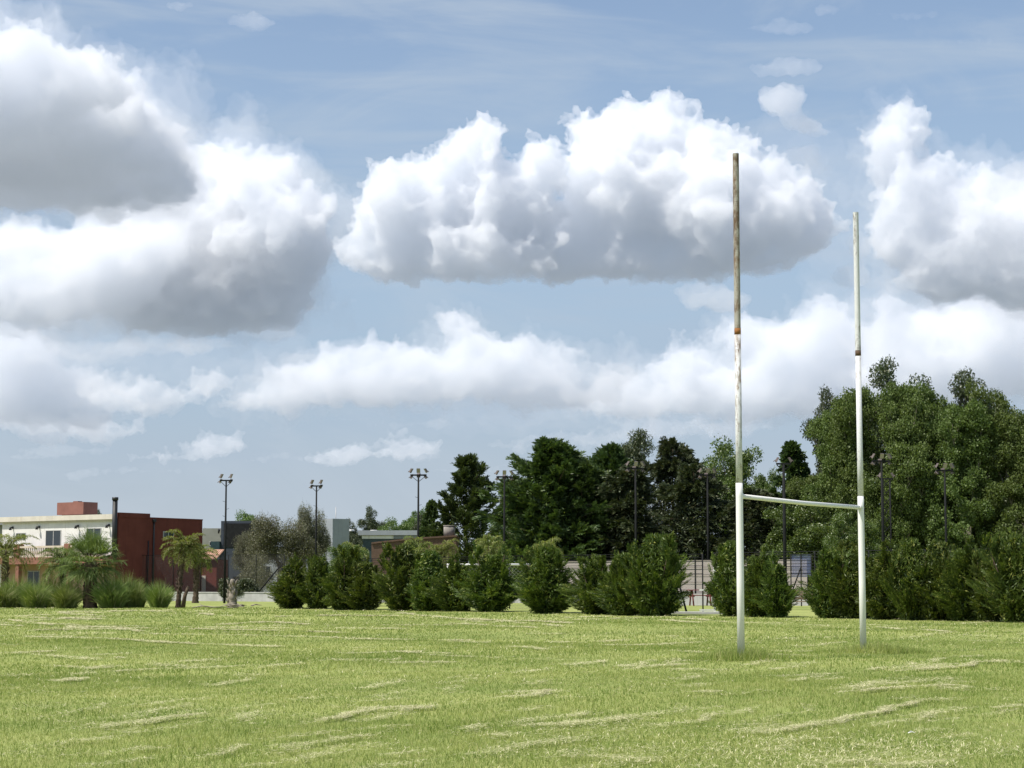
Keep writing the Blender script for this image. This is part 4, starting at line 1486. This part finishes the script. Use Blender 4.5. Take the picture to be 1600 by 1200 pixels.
for i in range(2):
    a = i * 4
    rf += [(a, a + 4, a + 5, a + 1), (a + 1, a + 5, a + 7, a + 3), (a + 3, a + 7, a + 6, a + 2), (a + 2, a + 6, a + 4, a)]
rf += [(0, 1, 3, 2), (8, 10, 11, 9)]
MB().add(rv, rf).build('roof', M['brick'], bb)
wt = empty('water_tank', at(702, 838, Yb + 2.6))
wt.location.z = zb(838.5) + 0.10
tag(wt, 'round grey concrete water tank on the brick building end', 'water tank')
kk = 150 / F
MB().tube([(0, 0, -0.02), (0, 0, 0.78)], 0.45, 24).build('body', M['tank'], wt)
MB().tube([(0, 0, 0.781), (0, 0, 0.85)], 0.48, 24).build('lid', M['tank'], wt)

# ------------------------------------------------------------------ low wall, fences
def mat_mesh(name, col, cover, freq):
    """woven wire or netting: two crossed sets of strands with open gaps"""
    m, t = new_mat(name)
    co = objco(t)
    sp = t.node('ShaderNodeSeparateXYZ')
    t.l.new(co, sp.inputs[0])
    u = t.m('ADD', sp.outputs[0], sp.outputs[2])
    v = t.m('SUBTRACT', sp.outputs[0], sp.outputs[2])
    a = t.m('FRACT', t.m('MULTIPLY', u, freq))
    b = t.m('FRACT', t.m('MULTIPLY', v, freq))
    k = t.m('MAXIMUM', t.m('LESS_THAN', a, cover), t.m('LESS_THAN', b, cover))
    pn = t.node('ShaderNodeBsdfPrincipled')
    pn.inputs['Base Color'].default_value = col
    pn.inputs['Roughness'].default_value = 0.6
    tr = t.node('ShaderNodeBsdfTransparent')
    mx = t.node('ShaderNodeMixShader')
    t.l.new(k, mx.inputs[0])
    t.l.new(tr.outputs[0], mx.inputs[1])
    t.l.new(pn.outputs[0], mx.inputs[2])
    t.l.new(mx.outputs[0], t.out.inputs[0])
    return m


M['chainlink'] = mat_mesh('chain_link', c4(0.055, 0.05, 0.055), 0.10, 9.0)
M['net_grey'] = mat_mesh('windbreak_net', c4(0.36, 0.32, 0.30), 0.62, 11.0)
M['net_white'] = mat_mesh('goal_net', c4(0.6, 0.6, 0.58), 0.07, 5.0)
M['net_blue'] = mat_mesh('blue_net', c4(0.07, 0.09, 0.18), 0.4, 11.0)


def run(p, q):
    """frame for something long from ground point p to q: empty location, angle, length"""
    d = q - p
    return p, math.atan2(d.y, d.x), d.length


def fence(name, p, q, h, step, label, panel_mat, wires=(), z0=0.05, post=0.035, braces=(), top=True):
    loc, a, L = run(p, q)
    o = empty(name, loc, a)
    tag(o, label, 'fence')
    n = max(1, round(L / step))
    for i in range(n + 1):
        x = L * i / n
        MB().tube([(x, 0, -0.1), (x, 0, h + 0.04)], post, 8).build('post', M['dark_steel'], o)
    if panel_mat is not None:
        MB().add([(0, 0.05, z0), (L, 0.05, z0), (L, 0.05, h), (0, 0.05, h)], [(0, 1, 2, 3)]).build('mesh_panel', panel_mat, o)
    if wires:
        wb = MB()
        for z in wires:
            wb.tube([(0, -0.03, z), (L, -0.03, z)], 0.013, 5)
        wb.build('wire', M['dark_steel'], o)
    if top:
        MB().tube([(0, 0.0, h + 0.02), (L, 0.0, h + 0.02)], 0.02, 6).build('top_rail', M['dark_steel'], o)
    for (x0, x1, zz) in braces:
        MB().tube([(x0, -0.06, zz), (x1, -0.35, 0.0)], 0.04, 8).build('brace', M['dark_steel'], o)
    return o


# low rendered wall across the back of the lawn with a fence on it
pA, pB = gx(225, 160), gx(1262, 123)


def on_wall(px, back=0.0):
    k = (px - 800) / F
    d = pB - pA
    s = (k * pA.y - pA.x) / (d.x - k * d.y)
    return pA + d * s + Vector((0, back, 0))



loc, a, L = run(pA, pB)
lw = empty('low_wall', loc, a)
tag(lw, 'long low pale grey wall at the back of the lawn', 'wall')
MB().box(0, L, 0, 0.2, -0.2, 0.66).build('wall_body', M['concrete'], lw)
MB().box(-0.03, L + 0.03, -0.04, 0.24, 0.662, 0.74).build('coping', M['concrete'], lw)
fence('wire_fence', gx(186, 163), gx(444, 158), 3.75, 2.75, 'tall chain link fence in front of the red house wall', M['chainlink'], z0=0.7,
      braces=())
b = MB()
q0 = gx(392, 156)
b.tube([q0 + Vector((0, 0, -0.05)), at(438, 884, 156)], [0.06, 0.05], 8)
tag(b.build('fence_brace', M['dark_steel']), 'dark leaning brace pole left of the hedge end', 'pole')

# court fence behind the hedge, open at the gate
def cf(px):
    return gx(px, hedge_Y(px) * 1.0 + 13.5)


W8 = (1.9, 2.05, 2.2, 2.35, 2.5, 2.65, 2.8)
fence('court_fence', cf(440), cf(1053), 2.9, 3.0, 'black wire court fence behind the hedge left of the gate opening', None, W8)
fence('court_fence', cf(1116), cf(1640), 2.9, 3.0, 'black wire court fence behind the hedge right of the gate opening', None, W8)
fence('court_fence', cf(1058), cf(1098), 2.85, 1.5, 'short wire fence panel standing in the gate opening', None, (1.9, 2.1, 2.3, 2.5, 2.7))
gp = cf(1116)
b = MB()
b.box(-0.05, 0.05, -0.14, -0.05, 0, 2.3).box(-0.75, -0.051, -0.12, -0.06, 1.05, 1.13).box(-0.75, -0.051, -0.12, -0.06, 0.06, 0.14)
tag(b.build('gate_post', M['white_frame'], None, gp), 'white gate post with two short rails at the fence opening', 'gate post')
for px0, px1, Y, lab in ((1050, 1073, 93.0, 'A-shaped dark prop leaning against the fence end by the opening'),):
    b = MB()
    A_ = at(1056, 893, Y)
    for (px, dy) in ((1049, 0.3), (1073, -0.2)):
        g_ = gx(px, Y + dy)
        b.tube([g_ - Vector((0, 0, 0.05)), A_], [0.05, 0.045], 8)
    b.tube([gx(1053, Y).lerp(A_, 0.45), gx(1067, Y).lerp(A_, 0.45)], 0.03, 6)
    tag(b.build('fence_prop', M['dark_steel']), lab, 'prop')
# threshold slab in the opening
b = MB().bbox(-1.7, 1.9, -0.4, 0.4, -0.05, 0.10, 0.02)
tag(b.build('threshold_slab', M['concrete'], None, gx(1092, 90.5)), 'flat concrete slab on the ground in the fence opening', 'slab')

# windbreak netting on the back fence of the tennis court
nb = fence('windbreak_fence', on_wall(872, 0.4), on_wall(1261, 0.4), 2.95, 3.0, 'brownish grey windbreak netting on the back fence of the court', M['net_grey'], (1.0, 1.5, 2.0, 2.5), z0=0.75)
bl = fence('windbreak_fence', gx(1236, 118), gx(1268, 116), 3.15, 1.3, 'small blue and grey netting panel in the gap right of the lamp post', M['net_blue'], (1.0, 2.0), z0=1.8, braces=((1.2, 0.0, 2.4),))

# ------------------------------------------------------------------ football goals
def football_goal(pxl, pxr, Y, label):
    p, q = gx(pxl, Y), gx(pxr, Y - 0.4)
    loc, a, L = run(p, q)
    o = empty('football_goal', loc, a)
    tag(o, label, 'football goal', 'white football goals behind the hedge')
    for x in (0, L):
        MB().tube([(x, 0, -0.05), (x, 0, 2.36)], 0.06, 14).build('goal_post', M['white_frame'], o)
        MB().tube([(x, 0.07, 2.36), (x, 0.9, 2.3), (x, 1.7, 0.02)], 0.03, 8).build('net_support', M['white_frame'], o)
    MB().tube([(-0.06, 0, 2.42), (L + 0.06, 0, 2.42)], 0.06, 14).build('crossbar', M['white_frame'], o)
    MB().add([(0, 0.9, 2.3), (L, 0.9, 2.3), (L, 1.7, 0.02), (0, 1.7, 0.02), (0, 0.07, 2.36), (L, 0.07, 2.36)], [(0, 3, 2, 1), (4, 0, 1, 5)]).build('net', M['net_white'], o)
    return o


football_goal(700, 836, 104, 'white football goal half hidden behind the hedge under the yellow palm')
football_goal(1440, 1558, 96, 'white football goal behind the hedge at the far right')

# ------------------------------------------------------------------ benches, table
def bench(px, Y, rz, w, label):
    o = empty('wooden_bench', gx(px, Y), rz)
    tag(o, label, 'bench', 'slatted wooden benches')
    s = MB()
    for y in (-0.2, -0.02, 0.16):
        s.bbox(-w / 2, w / 2, y - 0.075, y + 0.075, 0.42, 0.47, 0.01)
    s.build('seat', M['bench'], o)
    s = MB()
    for z in (0.62, 0.82, 1.0):
        s.bbox(-w / 2, w / 2, 0.26, 0.30, z - 0.07, z + 0.07, 0.01)
    s.build('backrest', M['bench'], o)
    for x in (-w / 2 + 0.15, w / 2 - 0.15):
        MB().box(x - 0.04, x + 0.04, -0.24, -0.16, 0, 0.418).box(x - 0.04, x + 0.04, 0.16, 0.24, 0, 0.418).box(x - 0.04, x + 0.04, 0.302, 0.36, 0.0, 1.05).build('leg', M['bench'], o)
    return o


M['bench'] = mat_plain('weathered_wood', c4(0.20, 0.15, 0.11), 0.85, 0.15, var=0.3, scale=4)
M['red_wood'] = mat_plain('red_painted_wood', c4(0.17, 0.045, 0.045), 0.7, 0.25, var=0.25, scale=4)
bench(602, 118, 0.1, 1.3, 'slatted wooden bench showing in the first gap of the hedge')
bench(1252, 104, -0.1, 1.5, 'slatted wooden bench showing in the gap right of the goal upright')
pt = empty('picnic_table', gx(1094, 121), 0.12)
tag(pt, 'dark red wooden picnic table seen through the fence opening', 'picnic table')
s = MB()
for y in (-0.28, -0.14, 0.0, 0.14, 0.28):
    s.bbox(-0.8, 0.8, y - 0.065, y + 0.065, 0.98, 1.03, 0.01)
s.build('table_top', M['red_wood'], pt)
for y in (-0.68, 0.68):
    s = MB().bbox(-0.85, 0.85, y - 0.12, y + 0.12, 0.66, 0.70, 0.01)
    s.build('bench_seat', M['red_wood'], pt)
for x in (-0.55, 0.55):
    s = MB()
    s.tube([(x, -0.6, 0.0), (x, -0.15, 0.979)], 0.05, 6).tube([(x, 0.6, 0.0), (x, 0.15, 0.979)], 0.05, 6)
    s.box(x - 0.03, x + 0.03, -0.78, 0.78, 0.58, 0.659)
    s.build('leg_frame', M['red_wood'], pt)

# ------------------------------------------------------------------ floodlights
def flood_mesh(s=1.0):
    b = MB()
    vs = []
    for (x, y, z) in ((-0.20, 0, -0.27), (0.20, 0, -0.27), (0.20, 0, 0.27), (-0.20, 0, 0.27)):
        vs.append((x * s, -0.06 * s, z * s))
    for (x, y, z) in ((-0.14, 0, -0.2), (0.14, 0, -0.2), (0.14, 0, 0.2), (-0.14, 0, 0.2)):
        vs.append((x * s, 0.12 * s, z * s))
    b.add(vs, [(4, 7, 6, 5), (0, 1, 5, 4), (1, 2, 6, 5), (2, 3, 7, 6), (3, 0, 4, 7)])
    b.tube([(0, 0.12 * s, -0.05), (0, 0.19 * s, -0.12), (0, 0.22 * s, -0.2)], 0.025, 6)
    g = MB().add([(-0.19 * s, -0.066 * s, -0.26 * s), (0.19 * s, -0.066 * s, -0.26 * s), (0.19 * s, -0.066 * s, 0.26 * s), (-0.19 * s, -0.066 * s, 0.26 * s)], [(0, 1, 2, 3)])
    return b.mesh('floodlight', M['lamp_body']), g.mesh('lens', M['lens'])


m_, t = new_mat('lamp_lens')
M['lens'] = m_
principled(t, c4(0.30, 0.27, 0.27), 0.2, 0.6)
FL, LENS = flood_mesh(0.62)


def mast(px, ty, Y, rz, label, lamps, pole_r=0.075, rungs=True, lattice=False):
    top = hz(ty, Y)
    o = empty('floodlight_mast', gx(px, Y), rz)
    tag(o, label, 'floodlight', 'floodlights round the courts')
    H = top - 0.45
    if lattice:
        b = MB()
        for x in (-0.22, 0.22):
            b.tube([(x, 0, -0.1), (x, 0, H)], 0.05, 6)
        n = 14
        for i in range(n):
            z0, z1 = H * i / n, H * (i + 1) / n
            b.tube([(-0.22, 0, z0), (0.22, 0, z1)], 0.025, 4)
            b.tube([(0.22, 0, z0), (-0.22, 0, z1)], 0.025, 4)
        b.build('pole', M['dark_steel'], o)
    else:
        MB().tube([(0, 0, -0.1), (0, 0, H * 0.5), (0, 0, H)], [pole_r * 1.15, pole_r, pole_r * 0.75], 10).build('pole', M['dark_steel'], o)
    if rungs:
        b = MB()
        for i in range(9):
            z = H * 0.35 + i * H * 0.06
            sg = 1 if i % 2 else -1
            b.tube([(sg * 0.05, 0, z), (sg * 0.22, 0, z + 0.06)], 0.012, 4)
        b.build('rung', M['dark_steel'], o)
    ws = max(abs(l[0]) for l in lamps) * 0.88 + 0.06
    ca = MB().box(-ws, ws, -0.05, 0.05, H + 0.001, H + 0.10)
    ca.tube([(-ws * 0.9, 0, H), (0, 0, H - 0.4)], 0.02, 5)
    ca.tube([(ws * 0.9, 0, H), (0, 0, H - 0.4)], 0.02, 5)
    ca.build('crossarm', M['dark_steel'], o)
    for (x, y, dz, yaw, tilt) in lamps:
        f = link('floodlight', FL, o)
        f.location = (x * 0.88, y, H + 0.10 + dz * 0.85)
        f.rotation_euler = (tilt, 0, yaw)
        KIDS.setdefault(f.name, [])
        link('lens', LENS, f)
    return o


def four(s=0.0):
    # two lamps to each side of the arm, the pairs tilted away from each other
    return [(-0.42, -0.22, 0.18, 0.9, 0.75), (0.42, -0.22, 0.18, -0.9, 0.75), (-0.42, 0.25, 0.0, 2.3, 0.75), (0.42, 0.25, 0.0, -2.3, 0.75)]


six = [(-0.55, 0, 0.30, 1.2, 0.55), (0.55, 0, 0.30, -1.2, 0.55), (0.0, -0.1, 0.30, 0.0, 0.6), (-0.50, 0.1, -0.15, 1.9, 0.5), (0.50, 0.1, -0.15, -1.9, 0.5), (0.0, 0.2, -0.05, 3.1, 0.6)]
two = [(-0.42, 0, 0.22, 1.57, 0.5), (0.42, 0, 0.22, -1.57, 0.5)]
skew = [(-0.38, 0, 0.32, 1.1, 0.5), (0.40, 0, 0.32, 1.3, 0.4), (-0.45, 0.1, -0.1, 1.4, 0.5), (0.36, 0.1, -0.1, 1.2, 0.5)]
mast(351, 742, 136, 0.1, 'leftmost floodlight mast, in front of the dark blue house', skew)
mast(493, 751, 144, -0.1, 'floodlight mast second from the left, by the greyish trees', skew)
mast(653, 733, 128, 0.0, 'six lamp floodlight mast against the sky above the brick building', six)
mast(788, 736, 131, 0.05, 'six lamp floodlight mast between the two biggest dark conifers', six)
mast(994, 722, 122, 0.2, 'pale floodlight mast in front of the slender tall tree', six)
mast(1107, 733, 129, 0.2, 'floodlight mast just left of the nearer goal upright', six)
mast(1227, 714, 112, 0.0, 'thick dark lamp post with two lamps seen through the goal', two, 0.10, rungs=False)
mast(1381, 710, 114, 0.1, 'taller floodlight mast of the pair at the farther goal upright', six)
mast(1388, 738, 118, 0.0, 'shorter lattice floodlight mast of the pair at the farther goal upright', two, lattice=True, rungs=False)
mast(1480, 725, 119, 0.15, 'rightmost floodlight mast in front of the poplars', six)


# ------------------------------------------------------------------ clouds: closed billowing bodies of scattering vapour
def mat_cloud(name, dens, aniso=0.25):
    m = bpy.data.materials.new(name)
    m.use_nodes = True
    t = NT(m.node_tree)
    t.n.clear()
    o = t.node('ShaderNodeOutputMaterial')
    v = t.node('ShaderNodeVolumePrincipled')
    v.inputs['Color'].default_value = (0.974, 0.983, 0.996, 1)  # blue tint put in for air light, cools the thick undersides
    v.inputs['Density'].default_value = dens
    v.inputs['Anisotropy'].default_value = aniso
    t.l.new(v.outputs[0], o.inputs['Volume'])
    m.cycles.homogeneous_volume = True
    return m


ICO = None


def ico(sub):
    import bmesh
    bm = bmesh.new()
    bmesh.ops.create_icosphere(bm, subdivisions=sub, radius=1.0)
    V = np.array([v.co[:] for v in bm.verts])
    Fc = np.array([[v.index for v in f.verts] for f in bm.faces])
    bm.free()
    return V, Fc


ICO2 = ico(2)
BASE_ALT = 700.0
TEX = {}


def vtex(size, basis, depth=2):
    k = (size, basis, depth)
    if k not in TEX:
        t = bpy.data.textures.new('billow', 'CLOUDS')
        t.noise_basis = basis
        t.noise_scale = size
        t.noise_depth = depth
        TEX[k] = t
    return TEX[k]


def cloud(seed, blobs, base, label, dens=0.03, Y=None, voxel=None, depthk=1.0, puff=1.0, kids=9, gkids=5, fine=0.42, veil=None, parent=None, grow=(1.05, 1.06)):
    r = np.random.default_rng(seed)
    if Y is None:
        Y = BASE_ALT * F / (912 - base)
    px = Y / F                                   # metres per photograph pixel
    S = []
    blobs = [(q[0], q[1], q[2] * grow[0], q[3] * grow[1]) + tuple(q[4:]) for q in blobs]
    zb = at(800, base, Y).z
    for bl in blobs:
        x, y, a, b = bl[:4]
        Yb = bl[4] if len(bl) > 4 else Y
        dk = bl[5] if len(bl) > 5 else depthk
        if len(bl) > 4:
            a, b = a * Yb / Y, b * Yb / Y
        c = np.array(at(x, y, Yb)) + np.array([0, r.uniform(-0.25, 0.25) * a * px, 0])
        dy = min(a, b) * px * 1.15 * dk
        S.append((c, a * px, dy, b * px))
        for _ in range(kids):
            u = rvec_(r)
            u[1] = -abs(u[1]) if r.random() < 0.8 else u[1]
            u[2] = u[2] if u[2] > -0.2 else -u[2]
            u /= np.linalg.norm(u)
            k = r.uniform(0.26, 0.46) * puff
            rr = k * min(a, b) * px
            p = c + u * np.array([a * px, dy, b * px]) * 0.9
            S.append((p, rr, rr, rr))
            for _ in range(gkids):
                w = rvec_(r)
                w[2] = abs(w[2]) if r.random() < 0.8 else w[2]
                r2 = rr * r.uniform(0.3, 0.5)
                S.append((p + w * rr * 0.92, r2, r2, r2))
    V, Fs = ICO2
    VV = np.concatenate([V * np.array([sx, sy, sz]) + c for (c, sx, sy, sz) in S])
    FF = np.concatenate([Fs + i * len(V) for i in range(len(S))])
    low = VV[:, 2] < zb
    VV[low, 2] = zb - (zb - VV[low, 2]) * 0.12
    me = bpy.data.meshes.new('cloud_core')
    me.from_pydata(VV.tolist(), [], FF.tolist())
    o = bpy.data.objects.new('cloud_core', me)
    COL.objects.link(o)
    vx = (voxel or 4.0) * px
    rm = o.modifiers.new('a', 'REMESH')
    rm.mode = 'VOXEL'
    rm.voxel_size = vx
    for (size, basis, st, mid) in ((95, 'BLENDER_ORIGINAL', 34, 0.5), (60, 'VORONOI_F1', -40, 0.38), (0, '', 0.75, 0), (-1, '', 0, 0), (27, 'VORONOI_F1', -22, 0.38), (12, 'VORONOI_F1', -11.0, 0.38), (18, 'BLENDER_ORIGINAL', 9, 0.5), (6, 'BLENDER_ORIGINAL', 4.5, 0.5), (0, '', fine, 0)):
        if size == 0:
            rm = o.modifiers.new('b', 'REMESH')
            rm.mode = 'VOXEL'
            rm.voxel_size = vx * st
            continue
        if size < 0:
            sb = o.modifiers.new('s', 'SUBSURF')
            sb.subdivision_type = 'SIMPLE'
            sb.levels = sb.render_levels = 1
            continue
        d = o.modifiers.new('d', 'DISPLACE')
        d.texture = vtex(size * px, basis)
        d.texture_coords = 'GLOBAL'
        d.strength = st * px * puff
        d.mid_level = mid
    dg = bpy.context.evaluated_depsgraph_get()
    ev = o.evaluated_get(dg)
    nm = bpy.data.meshes.new_from_object(ev)
    nm.name = 'cloud'
    bpy.data.objects.remove(o)
    nm.materials.clear()
    nm.materials.append(mat_cloud('cloud_vapour', dens / px))
    if parent is not None:
        return link('veil', nm, parent)
    c = bpy.data.objects.new('cloud', nm)
    COL.objects.link(c)
    if veil:
        vb = [(q[0], q[1] + 0.1 * q[3], q[2] * 1.22, q[3] * 1.16) + tuple(q[4:]) for q in blobs]
        cloud(seed + 100, vb, base + 22, '', veil, Y, 6.0, depthk, 1.5, 6, 4, 0.6, None, c)
    c['label'] = label
    c['category'] = 'cloud'
    c['group'] = 'cumulus clouds'
    return c


def rvec_(r):
    v = r.normal(0, 1, 3)
    return v / np.linalg.norm(v)



cloud(3, [(745, 250, 60, 54), (640, 335, 95, 76), (770, 335, 115, 80), (850, 265, 42, 52), (600, 400, 82, 56), (730, 405, 140, 50)], 450, 'cumulus cloud with two humps left of the largest cloud', 0.050, depthk=0.85, kids=16, gkids=7)
cloud(4, [(920, 225, 52, 52), (1020, 220, 86, 68), (1115, 252, 70, 60), (990, 310, 125, 85), (1120, 340, 125, 88), (900, 385, 140, 62), (1245, 345, 66, 64), (1060, 400, 215, 50)], 456, 'largest cumulus cloud, with a bright domed top behind the nearer goal upright', 0.050, depthk=0.85, kids=16, gkids=7)
cloud(5, [(290, 285, 70, 62), (400, 310, 92, 66), (330, 360, 150, 100), (430, 390, 96, 98), (250, 440, 120, 84), (350, 470, 160, 58), (465, 350, 50, 60)], 536, 'broad cumulus cloud with a dark flat base left of centre', 0.050, depthk=0.85, kids=16, gkids=7, veil=0.005)
cloud(6, [(150, 425, 130, 84), (60, 450, 120, 78), (20, 395, 90, 50), (220, 390, 90, 50)], 522, 'soft cloud low at the left, joined to the broad one', 0.026, veil=0.005)
cloud(7, [(1395, 240, 50, 66), (1440, 310, 62, 70), (1400, 370, 50, 60), (1545, 330, 95, 62), (1480, 395, 100, 80), (1610, 385, 110, 100), (1520, 440, 140, 44)], 486, 'grey based cumulus cloud at the right edge above the trees', 0.042, depthk=0.85, kids=16, gkids=7, veil=0.004)
cloud(8, [(30, 95, 80, 62, 3000, 1.0), (120, 140, 80, 60, 3000, 1.0), (-60, 160, 130, 110, 3000, 1.0), (60, 195, 130, 55, 3100, 1.2), (185, 190, 40, 40, 3100, 1.0),
          (80, 215, 190, 105, 3350, 2.4), (225, 270, 95, 60, 3450, 2.4), (-60, 220, 170, 120, 3350, 2.2), (120, 300, 160, 60, 3560, 2.0)], 352, 'big grey bellied cloud at the upper left corner', 0.038, veil=0.004)
cloud(9, [(712, 520, 36, 30), (600, 565, 112, 32), (815, 562, 110, 34), (720, 590, 150, 44), (540, 605, 140, 40), (860, 605, 120, 34), (440, 635, 100, 28)], 655, 'long low cloud with one round puff above the middle of the horizon', 0.026, depthk=0.9, veil=0.005, grow=(1.10, 1.28))
cloud(10, [(1205, 530, 85, 42), (1290, 540, 85, 48), (1100, 585, 90, 44), (1000, 625, 120, 36), (1180, 610, 165, 46), (1330, 595, 110, 56)], 672, 'long cloud rising to the right behind the goal above the trees', 0.026, depthk=0.9, veil=0.005, grow=(1.10, 1.28))
cloud(11, [(1385, 500, 36, 40), (1450, 535, 100, 48), (1560, 520, 100, 56), (1480, 580, 150, 50), (1620, 570, 110, 56)], 655, 'white cloud just above the poplars at the right', 0.026, depthk=0.9, veil=0.005, grow=(1.10, 1.28))
cloud(12, [(25, 555, 70, 44), (70, 600, 110, 30), (20, 620, 80, 46), (100, 640, 80, 30)], 665, 'low cloud at the left edge over the white house', 0.024, veil=0.005, grow=(1.10, 1.28))
cloud(13, [(325, 600, 46, 22), (240, 625, 100, 24), (170, 600, 60, 20)], 650, 'small flat cloud left of the long low one', 0.024, grow=(1.10, 1.28))
cloud(14, [(60, 660, 100, 24), (160, 672, 70, 16)], 690, 'thin low cloud strip over the white house', 0.024, kids=6, grow=(1.10, 1.28))
cloud(15, [(600, 704, 95, 20), (640, 698, 55, 22), (525, 714, 50, 13)], 728, 'small flat bright cloud left of the third floodlight', 0.024, kids=6, grow=(1.10, 1.28))
cloud(16, [(325, 698, 56, 20), (270, 716, 70, 13)], 726, 'tiny cloud puff above the left floodlight masts', 0.024, kids=6, grow=(1.10, 1.28))
cloud(17, [(440, 715, 36, 8), (400, 722, 30, 5)], 727, 'tiniest cloud wisp between the two left floodlight masts', 0.012, kids=6)
cloud(18, [(1030, 672, 120, 28), (910, 688, 110, 20), (1150, 668, 70, 22), (800, 700, 60, 12)], 708, 'thin low cloud just above the dark conifers', 0.014)
V_ = dict(kids=7, gkids=4, puff=0.6)
cloud(19, [(1230, 105, 50, 12), (1205, 112, 30, 9)], 170, 'upper thin cloud wisp above the nearer upright', 0.013, Y=4200, **V_, grow=(1.35, 1.6))
cloud(20, [(1220, 160, 36, 22), (1250, 190, 34, 14), (1280, 206, 22, 9)], 260, 'middle torn cloud wisp right of the nearer upright', 0.020, Y=4200, **V_, grow=(1.35, 1.6))
cloud(21, [(1250, 240, 34, 14), (1275, 262, 24, 8)], 330, 'lower faint cloud wisp right of the largest cloud', 0.011, Y=4200, **V_, grow=(1.35, 1.6))
cloud(22, [(1210, 46, 50, 12), (1300, 14, 24, 9)], 100, 'faint cloud wisp at the upper right', 0.008, Y=4200, **V_, grow=(1.35, 1.6))
cloud(23, [(390, 34, 36, 12), (280, 4, 22, 8)], 100, 'faint cloud wisp at the top left of centre', 0.009, Y=4200, **V_, grow=(1.35, 1.6))
cloud(24, [(1120, 470, 48, 16), (1090, 452, 40, 10)], 500, 'loose cloud shred under the largest cloud', 0.020, Y=5000, **V_, grow=(1.35, 1.6))
cloud(25, [(230, 108, 20, 7), (205, 125, 24, 8)], 160, 'torn cloud shred at the edge of the grey bellied cloud', 0.016, Y=3800, **V_, grow=(1.35, 1.6))
cloud(26, [(300, 540, 90, 16), (150, 545, 90, 20), (420, 520, 50, 16)], 580, 'hazy cloud veil under the broad cumulus', 0.010, Y=6000, **V_)
for i, (bl, base, d, lab) in enumerate((
        ([(90, 385, 80, 22), (20, 400, 60, 20)], 425, 0.010, 'thin hazy scrap between the grey bellied cloud and the broad one'),
        ([(215, 540, 80, 20), (300, 548, 60, 12), (150, 560, 60, 14)], 575, 0.010, 'hazy scrap under the left part of the broad cloud'),
        ([(470, 560, 40, 14), (430, 590, 60, 16)], 612, 0.012, 'loose scrap at the left end of the long low cloud'),
        ([(95, 705, 80, 10), (30, 715, 50, 8)], 722, 0.012, 'thin low streak of cloud over the white house roof'),
        ([(210, 735, 90, 9), (140, 742, 60, 7)], 750, 0.012, 'lowest streak of cloud left of the first floodlight'),
        ([(560, 655, 60, 10), (660, 664, 80, 9)], 676, 0.010, 'thin streak under the long low cloud'),
        ([(730, 735, 60, 9), (800, 728, 40, 9)], 742, 0.010, 'faint low streak between the conifers and the brick building'),
        ([(960, 585, 50, 20), (930, 620, 60, 18)], 645, 0.014, 'loose puff where the two long low clouds meet'),
        ([(1330, 430, 40, 22), (1345, 385, 26, 24)], 462, 0.012, 'hazy scrap between the largest cloud and the right edge one'),
        ([(1590, 270, 40, 26), (1570, 300, 40, 20)], 330, 0.020, 'ragged puff at the right edge over the grey based cloud'),
        ([(1420, 20, 60, 8), (1500, 60, 60, 9)], 90, 0.005, 'faint thin streak in the upper right corner'),
        ([(500, 480, 30, 10), (540, 470, 24, 8)], 494, 0.010, 'little scrap right of the broad cloud base'))):
    cloud(40 + i, bl, base, lab, d, Y=4600 if base < 500 else None, **V_)
for i, (bl, base, d, Yh, lab) in enumerate((
        ([(260, 590, 330, 60), (80, 520, 200, 60)], 660, 0.0022, 8500, 'wide milky bank of haze cloud low on the left'),
        ([(1000, 640, 380, 50), (760, 660, 200, 30)], 705, 0.0022, 9500, 'wide milky bank of haze cloud above the conifers'),
        ([(1500, 520, 230, 110), (1380, 600, 160, 60)], 660, 0.0022, 9000, 'milky bank of haze cloud behind the poplars'),
        ([(1250, 300, 150, 110), (1340, 390, 100, 80)], 470, 0.0016, 6500, 'milky veil between the largest cloud and the right edge one'))):
    cloud(60 + i, bl, base, lab, d, Y=Yh, voxel=7.0, puff=1.4, kids=8, gkids=3, fine=0.7)
